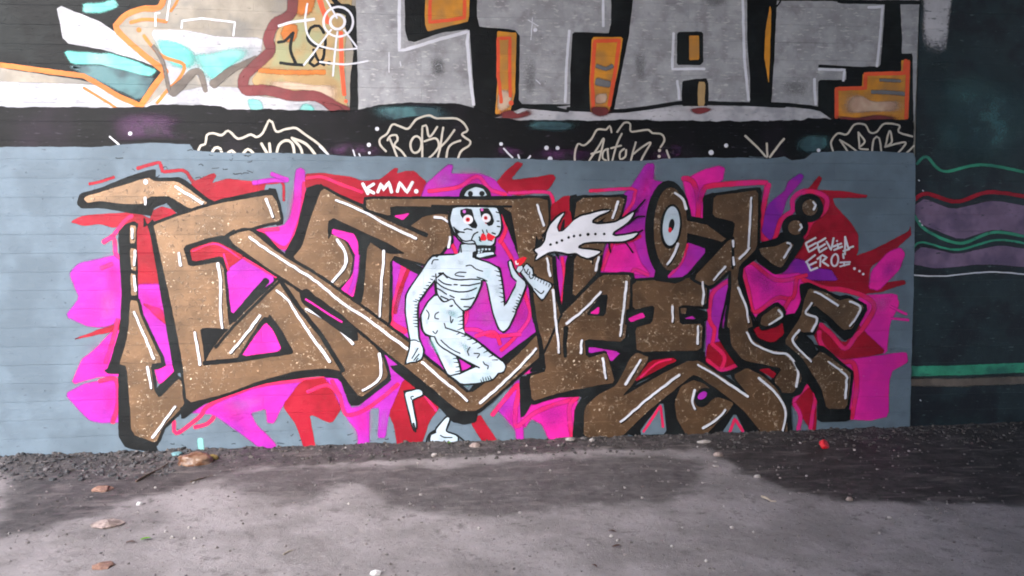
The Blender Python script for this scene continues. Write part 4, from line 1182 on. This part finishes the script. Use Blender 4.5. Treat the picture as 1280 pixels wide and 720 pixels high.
# jaw and teeth
jaw = Part('jaw', 'bone_white', sk)
soo.poly('b750,50 960,55 940,130 965,155 860,190 780,185 720,180 725,120 760,110')
jaw.poly('b770,140 840,128 925,118 938,140 870,158 790,178 760,165')
teeth = Part('teeth', 'bone_white', sk)
for q in ('b775,92 800,88 802,106 782,112', 'b812,86 835,84 832,102 815,106', 'b848,84 870,86 868,100 850,102', 'b882,84 905,86 900,100 886,102', 'b778,118 795,114 795,130 780,134', 'b806,112 822,110 820,124 808,128'):
    teeth.poly(q, feather=0.4, wob=0)
# gold hat brim between skull and badge
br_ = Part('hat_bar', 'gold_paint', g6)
soo.line('a-20,176 300,184 620,186 900,178', 12, smooth=False)
br_.poly('a0,198 300,192 620,200 780,200 780,245 500,250 0,250')
soo.line('a0,262 300,262 790,266', 11, smooth=False)

# bottle and flame
bt = Part('painted_bottle', 'bone_white', W, 'white bottle held in the skeleton hand with a red burning wick')
bo = Part('bottle_outline', 'black_paint', bt)
BT = 'c560,320 625,240 680,290 690,360 880,445 780,600 690,490'
bo.line(BT, 15, closed=True, smooth=False)
bt.poly(BT, rnd=0.1)
bo.lines(6, 'c600,290 620,330 640,290', 'c625,335 650,350 655,320', 'c650,360 665,385 690,370 680,345', 'c705,485 770,535 795,510', 'c690,340 720,350', 'c560,320 690,490')
for k in range(6):
    bo.line('', 4, pts=[(580 + (715 + k * 28) / 8, 300 + (365 + k * 15) / 8), (580 + (705 + k * 28) / 8, 300 + (392 + k * 15) / 8)])
th = Part('thumb', 'bone_white', bt)
bo.line('c525,300 540,265 580,260 585,290 550,325', 7, closed=True)
th.poly('c525,300 540,265 580,260 585,290 550,325')
Part('red_rag', 'tooth_red', bt).poly('c505,205 600,165 625,180 590,235 560,260 525,250')
Part('rag_glint', 'highlight_white', bt).poly('c508,210 522,208 525,235 545,225 540,245 515,245')
fl = Part('painted_flame', 'highlight_white', W, 'white dragon-like flame with a dotted line streaming from the bottle')
fo = Part('flame_outline', 'black_paint', fl)
FL = ['f70,680 100,620 60,580 130,545 170,490 190,390 220,330 280,265 360,205 320,270 282,350 300,400 345,395 400,345 460,280 520,245 640,215 740,190 820,182 700,235 640,275 635,310 690,325 800,318 870,305 960,260 1060,195 1010,285 930,345 850,395 835,430 870,445 960,435 1100,405 1040,460 950,492 800,495 660,495 560,505 500,535 495,560 530,572 620,578 725,595 660,640 590,660 530,640 480,605 400,615 340,600 270,590 200,600 130,640']
for q in FL: fo.line(q, 20, closed=True, smooth=False, wob=0.3)
fo.poly('f60,590 80,430 100,480 150,455 130,560')
fo.lines(8, 'f1060,200 1110,140 1165,80', 'f950,330 1040,280 1090,250 1160,245', 'f1100,400 1140,380', 'f800,500 820,600', 'f960,500 1000,540 1045,605', 'f640,660 645,720')
fo.poly('f250,600 300,600 310,690 280,640').poly('f930,330 1060,200 1040,290 990,330').poly('f550,660 700,630 640,690')
fo.poly('f690,300 780,250 740,290 760,310 700,320')
for q in FL: fl.poly(q, rnd=0.15, wob=0.3)
for x, y in ((222, 525), (284, 507), (336, 484), (402, 455), (456, 440), (518, 432), (596, 424), (670, 420), (757, 421)):
    fo.ell('f%d,%d' % (x, y), 14)
fo.ell('f596,424', 17)
red_in = Part('red_gap', RE, fl).poly('f400,190 420,190 440,300 380,350 310,385 300,350 345,265', feather=1)
fo.poly('f345,280 365,275 360,370 320,380')

# ------------------------------------------------------------------ small written tags
kmn = Part('written_tag', 'highlight_white', W, 'white letters KMN painted on the red field')
kmn.lines(15, 'F215,400 240,448', 'F268,400 232,425 270,445', 'F290,440 305,398 318,430 345,392 358,440', 'F388,438 398,392 435,442 462,392', smooth=False)
kmn.ell('F481,437', 11)
ee = Part('written_tag', 'highlight_white', W, 'two lines of white lettering reading EEVIL EROI on the dark red field')
ee.lines(9.5, 'h50,515 80,600 160,550', 'h50,512 145,458', 'h65,555 150,510', 'h165,515 185,605 255,560', 'h165,510 245,462', 'h175,560 240,520', 'h255,495 300,580 325,462', 'h320,545 400,515', 'h330,580 410,545', 'h365,520 370,555', 'h440,450 438,620', 'h440,450 470,560 520,545', 'h425,590 480,570',
         'L672,150 690,192', 'L665,150 710,115', 'L678,168 715,150', 'L690,192 722,178', 'L738,170 740,122', 'L722,135 748,115 768,128 745,148 775,168', 'L850,110 852,130', smooth=False)
ee.ring('L812,140', 17, 30, 9.5, rot=0.15)
ee.lines(8, 'L838,152 888,150', 'L838,172 885,160', 'L858,152 860,168', smooth=False)
ee.ell('h358,490', 10)
for d, r in (('L910,183', 7), ('L935,195', 6), ('L953,210', 6)): ee.ell(d, r)

# ------------------------------------------------------------------ the wall section beyond the joint
PLANE[0] = PIER_Y
LEVELS.clear()
X = pier
nb = Part('dark_base_coat', 'night_paint', X).poly('p1151,-60 p1290,-60 p1700,-60 p1700,560 p1137,575 p1144,180', rnd=0)
Part('white_patch', 'white_paint', X).blob('p1152,-60 p1200,-60 p1192,40 p1184,84 p1150,76 p1146,20')
Part('teal_patch', 'teal_paint', X).blob('p1150,90 p1240,70 p1330,120 p1290,210 p1190,230 p1148,180', strength=0.5)
lp = Part('lilac_letter', 'lilac_paint', X)
lp.poly('p1143,256 p1156,248 p1190,262 p1240,250 p1310,262 p1310,300 p1244,286 p1200,300 p1160,284 p1143,276', feather=2)
lp2 = Part('lilac_letter', 'lilac_paint', X)
lp2.poly('p1141,318 p1152,308 p1196,318 p1250,306 p1310,316 p1310,336 p1230,330 p1170,336 p1140,330', feather=2)
Part('letter_outline', 'green_paint', lp).line('p1142,268 p1158,288 p1200,304 p1246,290 p1310,304', 15, feather=1.5)
Part('letter_outline', 'green_paint', lp2).line('p1141,312 p1152,303 p1196,312 p1250,300 p1310,311', 11, feather=1.5)
Part('green_stroke', 'green_paint', X).line('p1146,205 p1158,196 p1180,214 p1230,206 p1310,222', 15, feather=1.5)
Part('green_stroke', 'green_paint', X).line('p1136,464 p1200,463 p1310,458', 50, smooth=False, feather=3)
Part('red_stroke', 'red_paint', X).line('p1143,250 p1158,242 p1196,252 p1240,240 p1310,252', 20, feather=2)
Part('white_line', 'highlight_white', X).line('p1140,344 p1180,345 p1240,340 p1310,346', 6, feather=1.2)
Part('brown_patch', 'brown_grey', X).line('p1136,478 p1200,478 p1310,474', 36, feather=4, smooth=False)
dt = Part('paint_dots', 'highlight_white', X)
for x, y in ((1149, 276), (1152, 281), (1148, 225), (1153, 238), (1150, 500)):
    dt.line('', 5, pts=[(x, y), (x + 1, y + 1)])
PLANE[0] = 0.0

# ------------------------------------------------------------------ loose things on the ground
def rock_material(name, c1, c2, rough=0.8, scale=30.0, lo=0.42, hi=0.58, spec=0.3):
    mt = bpy.data.materials.new(name)
    mt.use_nodes = True
    t = mt.node_tree; L = t.links.new
    bs = t.nodes['Principled BSDF']
    tc = nd(t, 'ShaderNodeTexCoord')
    n = nd(t, 'ShaderNodeTexNoise'); setin(n, Scale=scale, Detail=4.0, Roughness=0.6)
    L(tc.outputs['Object'], n.inputs['Vector'])
    r = nd(t, 'ShaderNodeMapRange', interpolation_type='SMOOTHSTEP'); setin(r, From_Min=lo, From_Max=hi)
    L(n.outputs['Fac'], r.inputs['Value'])
    mx = nd(t, 'ShaderNodeMix', data_type='RGBA')
    mx.inputs['A'].default_value = srgb(*c1); mx.inputs['B'].default_value = srgb(*c2)
    L(r.outputs[0], mx.inputs['Factor']); L(mx.outputs['Result'], bs.inputs['Base Color'])
    bs.inputs['Roughness'].default_value = rough
    bs.inputs['Specular IOR Level'].default_value = spec
    b = nd(t, 'ShaderNodeBump'); setin(b, Strength=0.5, Distance=0.01)
    n2 = nd(t, 'ShaderNodeTexNoise'); setin(n2, Scale=scale * 4, Detail=3.0)
    L(tc.outputs['Object'], n2.inputs['Vector']); L(n2.outputs['Fac'], b.inputs['Height']); L(b.outputs[0], bs.inputs['Normal'])
    return mt
RM = {
    'brown': rock_material('brown_stone', (84, 52, 32), (120, 94, 78), 0.35, 14.0, spec=0.5),
    'ochre': rock_material('ochre_stone', (142, 118, 62), (110, 92, 54)),
    'pale': rock_material('pale_stone', (156, 150, 148), (128, 120, 118)),
    'pink': rock_material('pinkish_stone', (146, 130, 126), (112, 98, 94)),
    'terra': rock_material('terracotta', (134, 102, 88), (108, 82, 74)),
    'cyan': rock_material('cyan_chip', (104, 140, 146), (90, 124, 130)),
    'grey': rock_material('grey_stone', (104, 100, 100), (78, 75, 76)),
    'white': rock_material('white_scrap', (186, 184, 186), (164, 160, 162), 0.7),
    'bark': rock_material('dark_twig', (62, 50, 42), (84, 70, 60)),
    'straw': rock_material('pale_stick', (160, 148, 134), (130, 118, 106)),
    'green': rock_material('green_leaf', (108, 168, 40), (84, 140, 34), 0.5),
    'dry': rock_material('dry_leaf', (88, 58, 48), (66, 44, 38), 0.7),
    'cap': rock_material('red_plastic', (196, 16, 34), (184, 14, 30), 0.35, spec=0.5),
}
def rock_mesh(name, sx, sy_, sz, seed, sub=2, rough=0.28, flat=0.0):
    bm = bmesh.new()
    bmesh.ops.create_icosphere(bm, subdivisions=sub, radius=1.0)
    for v in bm.verts:
        c = v.co.normalized()
        k = 1 + rough * noise.noise((c.x * 1.6 + seed, c.y * 1.6, c.z * 1.6)) + rough * 0.45 * noise.noise((c.x * 4, c.y * 4 + seed, c.z * 4))
        v.co = Vector((c.x * k * sx, c.y * k * sy_, max(c.z, -0.55) * k * sz))
    me = bpy.data.meshes.new(name); bm.to_mesh(me); bm.free()
    if sub > 1:
        me.polygons.foreach_set('use_smooth', [flat == 0.0] * len(me.polygons))
    return me
def put(o, px, py, lift=0.0, rot=0.0):
    p = on_ground(px, py)
    y = min(p[1], -0.03)
    o.location = (p[0], y, ground_z(p[0], y) + lift)
    o.rotation_euler = (0, 0, rot)
    return o
def stone(name, mat, px, py, wpx, hpx, label, cat='stone', depth=0.8, rough=0.28, sub=2, flat=1.0, group=None, rot=0.0, seed=None):
    p = on_ground(px, py)
    k = math.dist(p, EYEP) / F_PX
    sx, sz = wpx * k / 2, hpx * k / 2
    me = rock_mesh(name, sx, max(sx * depth, 0.004), sz, seed if seed is not None else px * 0.37 + py, sub, rough)
    if flat == 0.0: me.polygons.foreach_set('use_smooth', [False] * len(me.polygons))
    o = link(name, me, RM[mat])
    put(o, px, py + hpx * 0.25, sz * 0.4, rot)
    return tag(o, label, cat, group)
stone('stone', 'brown', 243, 573, 40, 17, 'glossy brown and tan stone lying at the wall foot below the gold arrow', rough=0.32, sub=3, depth=0.6, seed=3.1)
stone('stone', 'ochre', 266, 571, 13, 8, 'small ochre stone right beside the glossy brown stone')
stone('paint_flake', 'cyan', 221, 568, 13, 5, 'pale cyan flake at the wall foot beside the glossy brown stone', 'flake', flat=0.0)
stone('stone', 'terra', 127, 607, 20, 6, 'pointed terracotta coloured shard on the dark soil', flat=0.0, sub=2, rough=0.6)
stone('stone', 'pink', 134, 651, 34, 8, 'large flat pinkish stone on the dusty ground away from the wall', depth=0.6, rough=0.5, flat=0.0)
stone('stone', 'terra', 129, 702, 22, 5, 'flat tan shard on bare dust away from the wall', flat=0.0, sub=2, rough=0.6)
stone('stone', 'white', 174, 626, 6, 5.5, 'single bright white pebble on the grey damp patch')
stone('stone', 'pink', 594, 556, 14, 8, 'pinkish white stone beside the painted foot of the skeleton')
stone('stone', 'pale', 543, 566, 8, 6, 'pale pebble on dark soil in front of the painted skeleton foot')
stone('paper_scrap', 'white', 469, 711, 15, 7, 'torn white scrap lying alone on the dusty ground', 'scrap', flat=0.0, sub=1, depth=0.7)
stone('stone', 'pale', 713, 549, 13, 5, 'flat pale chip at the wall foot where the pink patch ends', depth=0.5, flat=0.0)
stone('stone', 'grey', 730, 547, 9, 4, 'grey chip at the wall foot between two pale chips')
stone('stone', 'pale', 740, 550, 8, 6, 'pale chip at the foot of the gold arch letter')
stone('stone', 'pale', 881, 551, 18, 5, 'long flat pale chip on dark soil below the gold spiral', depth=0.35, flat=0.0)
stone('stone', 'pink', 898, 564, 12, 7, 'rounded pinkish pebble on the edge of the dark damp soil')
stone('stone', 'pale', 895, 577, 8, 3, 'thin pale flake on the light strip between two damp patches', flat=0.0)
stone('stone', 'pale', 947, 591, 8, 5, 'pale pebble at the edge of the big damp patch')
stone('stone', 'pink', 1062, 621, 8, 6, 'small stone with a dry leaf scrap at the damp edge')
# pebbles that only their place tells apart
PEB = [(878, 599), (820, 585), (781, 606), (803, 619), (688, 585), (1123, 567), (1136, 561), (1096, 584), (1068, 560), (1008, 591), (988, 613), (975, 594), (853, 656), (883, 696), (840, 678), (1099, 662), (735, 677),
       (522, 576), (432, 560), (458, 556), (630, 555), (658, 557), (698, 556), (624, 563), (852, 544), (925, 546), (872, 556), (812, 568), (242, 601), (194, 607), (172, 637), (236, 655), (207, 660), (215, 667), (243, 668), (526, 615), (598, 656), (460, 647), (436, 625), (650, 637), (905, 629), (915, 655), (942, 661), (1112, 643), (772, 672), (764, 667), (668, 560), (640, 568), (1000, 552), (1100, 545), (1150, 560)]
base_peb = [rock_mesh('pebble', 0.010, 0.009, 0.0075, s_ * 3.3, 1, 0.35) for s_ in range(4)]
for me in base_peb: me.materials.append(RM['pale'])
for i, (px, py) in enumerate(PEB):
    o = bpy.data.objects.new('pebble', base_peb[i % 4])
    COL.objects.link(o)
    put(o, px, py, 0.003, random.uniform(0, 6.28))
    s_ = random.uniform(0.6, 1.25)
    o.scale = (s_, s_, s_)
    q = on_ground(px, py)
    ji, ii_ = min(int(np.searchsorted(gy, q[1])), ny - 1), min(int(np.searchsorted(gx, q[0])), nx - 1)
    if q[1] > -0.42: tag(o, 'small pale pebble in the gritty soil along the wall foot', 'pebble', 'pale pebbles along the wall foot')
    elif dampv[ji, ii_] > 0.45: tag(o, 'small pale pebble on dark damp earth away from the wall', 'pebble', 'pale pebbles on the damp earth')
    else: tag(o, 'small pale pebble on dry light dust', 'pebble', 'pale pebbles on the dust')
# leaf scraps and sticks
def leaf(name, mat, px, py, wpx, label, rot=0.4, cat='leaf'):
    p = on_ground(px, py); k = math.dist(p, EYEP) / F_PX
    L_, Wd = wpx * k, wpx * k * 0.42
    bm = bmesh.new(); rows = []
    for i in range(9):
        t = i / 8
        w = Wd * math.sin(math.pi * min(1, t * 0.94 + 0.04)) ** 0.8
        x = (t - 0.5) * L_
        z = 0.004 * math.sin(t * 3.0) + 0.003
        rows.append([bm.verts.new((x, s_ * w, z + abs(s_) * 0.005 + 0.002 * random.random())) for s_ in (-0.5, -0.2, 0.0, 0.2, 0.5)])
    for a, b in zip(rows, rows[1:]):
        for q in range(4): bm.faces.new((a[q], a[q + 1], b[q + 1], b[q]))
    bmesh.ops.solidify(bm, geom=bm.faces[:], thickness=0.0015)
    me = bpy.data.meshes.new(name); bm.to_mesh(me); bm.free()
    o = put(link(name, me, RM[mat]), px, py, 0.004, rot)
    return tag(o, label, cat)
leaf('leaf', 'green', 182, 671, 11, 'small bright green leaf on the dusty ground')
leaf('leaf', 'green', 562, 555, 7, 'tiny green leaf at the painted foot of the skeleton', 1.0)
leaf('leaf', 'dry', 163, 675, 9, 'curled dark brown leaf beside the bright green leaf', 0.2)
leaf('leaf', 'dry', 771, 680, 12, 'dark dry leaf alone on the open dusty ground', 0.3)
leaf('leaf', 'dry', 743, 705, 8, 'smallest dark leaf scrap on the open dusty ground', 2.3)
leaf('leaf', 'dry', 765, 662, 9, 'dark leaf scrap on dust below the middle damp patch', 2.8)
def stick(name, mat, pts, r, label):
    w = [on_ground(*q) for q in pts]
    c = w[0]
    bm = bmesh.new(); rings = []
    cen = []
    for i, p in enumerate(w):
        y = min(p[1], -0.04)
        cen.append(Vector((p[0] - c[0], y - c[1], ground_z(p[0], y) + r * 0.8 + 0.004 * (i % 2))))
    dirs = (cen[-1] - cen[0]).normalized(); side = dirs.cross(Vector((0, 0, 1))).normalized(); up = side.cross(dirs)
    for i, p in enumerate(cen):
        rr_ = r * (1.0 - 0.55 * i / (len(cen) - 1)) * (1 + 0.2 * math.sin(i * 2.1))
        rings.append([bm.verts.new(p + side * rr_ * math.cos(a * math.pi / 3) + up * rr_ * math.sin(a * math.pi / 3)) for a in range(6)])
    for a, b in zip(rings, rings[1:]):
        for q in range(6): bm.faces.new((a[q], a[(q + 1) % 6], b[(q + 1) % 6], b[q]))
    bm.faces.new(rings[0][::-1]); bm.faces.new(rings[-1])
    me = bpy.data.meshes.new(name); bm.to_mesh(me); bm.free()
    o = link(name, me, RM[mat]); o.location = (c[0], c[1], 0)
    return tag(o, label, 'stick')
stick('stick', 'bark', [(170, 598), (182, 592), (195, 586), (206, 581), (211, 577)], 0.007, 'dark crooked twig leaning in the soil left of the glossy brown stone')
stick('stick', 'bark', [(238, 600), (250, 597), (258, 594), (266, 593)], 0.004, 'thin dark twig on the ground in front of the glossy brown stone')
stick('stick', 'straw', [(952, 617), (958, 620), (964, 623), (970, 624)], 0.007, 'short pale stick beside the big damp patch')
stick('stick', 'straw', [(354, 689), (360, 686), (367, 683)], 0.004, 'thin pale straw lying on the open dusty ground')
# red bottle cap
def cap():
    r, h, n = 0.034, 0.036, 28
    prof = [(0.0, h), (r * 0.8, h), (r * 0.93, h * 0.96), (r, h * 0.86), (r * 1.01, h * 0.15), (r * 1.06, h * 0.13), (r * 1.06, 0.0), (r * 0.93, 0.0), (r * 0.91, h * 0.85), (0.0, h * 0.86)]
    bm = bmesh.new(); rings = []
    for q, (a, z) in enumerate(prof):
        if a == 0.0: rings.append([bm.verts.new((0, 0, z))]); continue
        rings.append([bm.verts.new((a * (1 + (0.03 * (j % 2) if q in (3, 4) else 0)) * math.cos(2 * math.pi * j / n), a * (1 + (0.03 * (j % 2) if q in (3, 4) else 0)) * math.sin(2 * math.pi * j / n), z)) for j in range(n)])
    for a, b in zip(rings, rings[1:]):
        for j in range(n):
            k = (j + 1) % n
            if len(a) == 1: bm.faces.new((a[0], b[j], b[k]))
            elif len(b) == 1: bm.faces.new((a[j], b[0], a[k]))
            else: bm.faces.new((a[j], b[j], b[k], a[k]))
    bmesh.ops.recalc_face_normals(bm, faces=bm.faces[:])
    me = bpy.data.meshes.new('plastic_cap'); bm.to_mesh(me); bm.free()
    o = put(link('plastic_cap', me, RM['cap']), 1028, 556, 0.012, 0.5)
    o.rotation_euler = (0.9, 0.35, 0.5)
    tag(o, 'bright red plastic cap lying on the dark soil', 'cap')
cap()

# gravel and grit
def gravel(name, count, sampler, smin, smax, cols, label):
    bm = bmesh.new(); bmesh.ops.create_icosphere(bm, subdivisions=1, radius=1.0)
    bv = np.array([v.co[:] for v in bm.verts]); bf = np.array([[v.index for v in f.verts] for f in bm.faces]); bm.free()
    bv = bv[:]; nv, nf = len(bv), len(bf)
    V = np.zeros((count * nv, 3)); Fc = np.zeros((count * nf, 3), int); T = np.zeros(count * nv)
    rg_ = np.random.default_rng(5 + count)
    for i in range(count):
        x, y = sampler(rg_)
        s_ = smin + (smax - smin) * rg_.random() ** 3.0
        d = bv * (1 + 0.28 * rg_.normal(size=(nv, 1)).clip(-1.6, 1.6)) * np.array([s_, s_ * rg_.uniform(.6, 1), s_ * rg_.uniform(.4, .8)])
        a = rg_.uniform(0, 6.28); ca, sa = math.cos(a), math.sin(a)
        V[i * nv:(i + 1) * nv, 0] = d[:, 0] * ca - d[:, 1] * sa + x
        V[i * nv:(i + 1) * nv, 1] = np.minimum(d[:, 0] * sa + d[:, 1] * ca + y, -0.004)
        V[i * nv:(i + 1) * nv, 2] = d[:, 2] + ground_z(x, y) + s_ * 0.2
        Fc[i * nf:(i + 1) * nf] = bf + i * nv
        T[i * nv:(i + 1) * nv] = rg_.random()
    me = bpy.data.meshes.new(name)
    me.from_pydata(V.tolist(), [], Fc.tolist())
    at_ = me.attributes.new('tone', 'FLOAT', 'POINT'); at_.data.foreach_set('value', T.astype(np.float32))
    mt = bpy.data.materials.new(name); mt.use_nodes = True
    t = mt.node_tree; L = t.links.new; bs = t.nodes['Principled BSDF']
    a_ = nd(t, 'ShaderNodeAttribute', attribute_name='tone')
    cr_ = nd(t, 'ShaderNodeValToRGB'); L(a_.outputs['Fac'], cr_.inputs[0])
    el = cr_.color_ramp.elements
    el[0].position, el[0].color = 0.0, srgb(*cols[0]); el[1].position, el[1].color = 1.0, srgb(*cols[-1])
    for i in range(1, len(cols) - 1):
        e = el.new(i / (len(cols) - 1)); e.color = srgb(*cols[i])
    L(cr_.outputs[0], bs.inputs['Base Color']); bs.inputs['Roughness'].default_value = 0.85
    o = link(name, me, mt)
    o['kind'] = 'stuff'
    return tag(o, label, 'gravel')
def near_wall(r):
    return r.uniform(-3.4, 5.3), -0.015 - 0.42 * r.random() ** 2.2
def left_heap(r):
    return r.uniform(-3.4, -1.55), -0.02 - 0.55 * r.random() ** 1.4
def open_ground(r):
    return r.uniform(-3.4, 5.3), -0.2 - 2.3 * r.random()
gravel('gravel', 3800, near_wall, 0.002, 0.017, [(40, 37, 37), (58, 54, 54), (70, 64, 62), (84, 77, 75), (52, 48, 50), (66, 61, 60), (94, 88, 86)], 'dark gritty gravel and soil crumbs along the wall foot')
gravel('rubble', 1000, left_heap, 0.003, 0.022, [(38, 38, 40), (52, 54, 58), (66, 64, 66), (46, 44, 46), (92, 88, 90)], 'dark rubble heaped at the wall foot below the gold arrow')
gravel('grit', 3600, open_ground, 0.0018, 0.010, [(70, 62, 61), (96, 89, 90), (116, 108, 109), (84, 76, 74), (92, 86, 86), (106, 100, 100)], 'fine grit and small stones scattered over the trodden ground')

# ------------------------------------------------------------------ turn the painted shapes into meshes under their wall
WHOLE = ('tag_lettering', 'written_tag', 'date_lettering', 'spider_web', 'letter_outline', 'skeleton_outline', 'skull_outline', 'bottle_outline', 'flame_outline')
def build_parts():
    parents = {id(s.parent) for s in PARTS if isinstance(s.parent, Part)}
    for s in PARTS:
        def make(fs):
            ids = sorted({i for f in fs for i in f}); mp = {v: k for k, v in enumerate(ids)}
            me = bpy.data.meshes.new(s.name)
            me.from_pydata([s.v[i] for i in ids], [], [tuple(mp[i] for i in f) for f in fs])
            add_cover(me, [s.c[i] for i in ids])
            o = link(s.name, me, MATS[s.mat])
            if s.label: o['label'] = s.label
            return o
        if id(s) in parents or s.name in WHOLE or s.name in ('paint_chips', 'faint_marks'):
            s.objs = [make(s.f)]
            if s.name in ('paint_chips', 'faint_marks'): s.objs[0]['kind'] = 'stuff'
        else:
            # strokes that do not touch become objects of their own
            par = list(range(len(s.v)))
            def find(a):
                while par[a] != a:
                    par[a] = par[par[a]]; a = par[a]
                return a
            for f in s.f:
                for q in f[1:]: par[find(f[0])] = find(q)
            groups = {}
            for f in s.f: groups.setdefault(find(f[0]), []).append(f)
            cl = []
            for fs in groups.values():
                ids = {i for f in fs for i in f}
                xs = [s.v[i][0] for i in ids]; zs = [s.v[i][2] for i in ids]
                cl.append([min(xs) - .004, max(xs) + .004, min(zs) - .004, max(zs) + .004, fs])
            merged = s.name not in ('rose_trim_line', 'red_trim_line', 'letter_highlight', 'highlight_shadow', 'teeth', 'eye_white', 'eye_red')
            while merged:
                merged = False
                for i in range(len(cl)):
                    for j in range(i + 1, len(cl)):
                        a, b = cl[i], cl[j]
                        if a[0] < b[1] and b[0] < a[1] and a[2] < b[3] and b[2] < a[3]:
                            cl[i] = [min(a[0], b[0]), max(a[1], b[1]), min(a[2], b[2]), max(a[3], b[3]), a[4] + b[4]]
                            del cl[j]; merged = True; break
                    if merged: break
            s.objs = [make(c[4]) for c in cl]
        s.obj = s.objs[0]
    for s in PARTS:
        par = s.parent
        for o in s.objs: o.parent = par.obj if isinstance(par, Part) else par
build_parts()
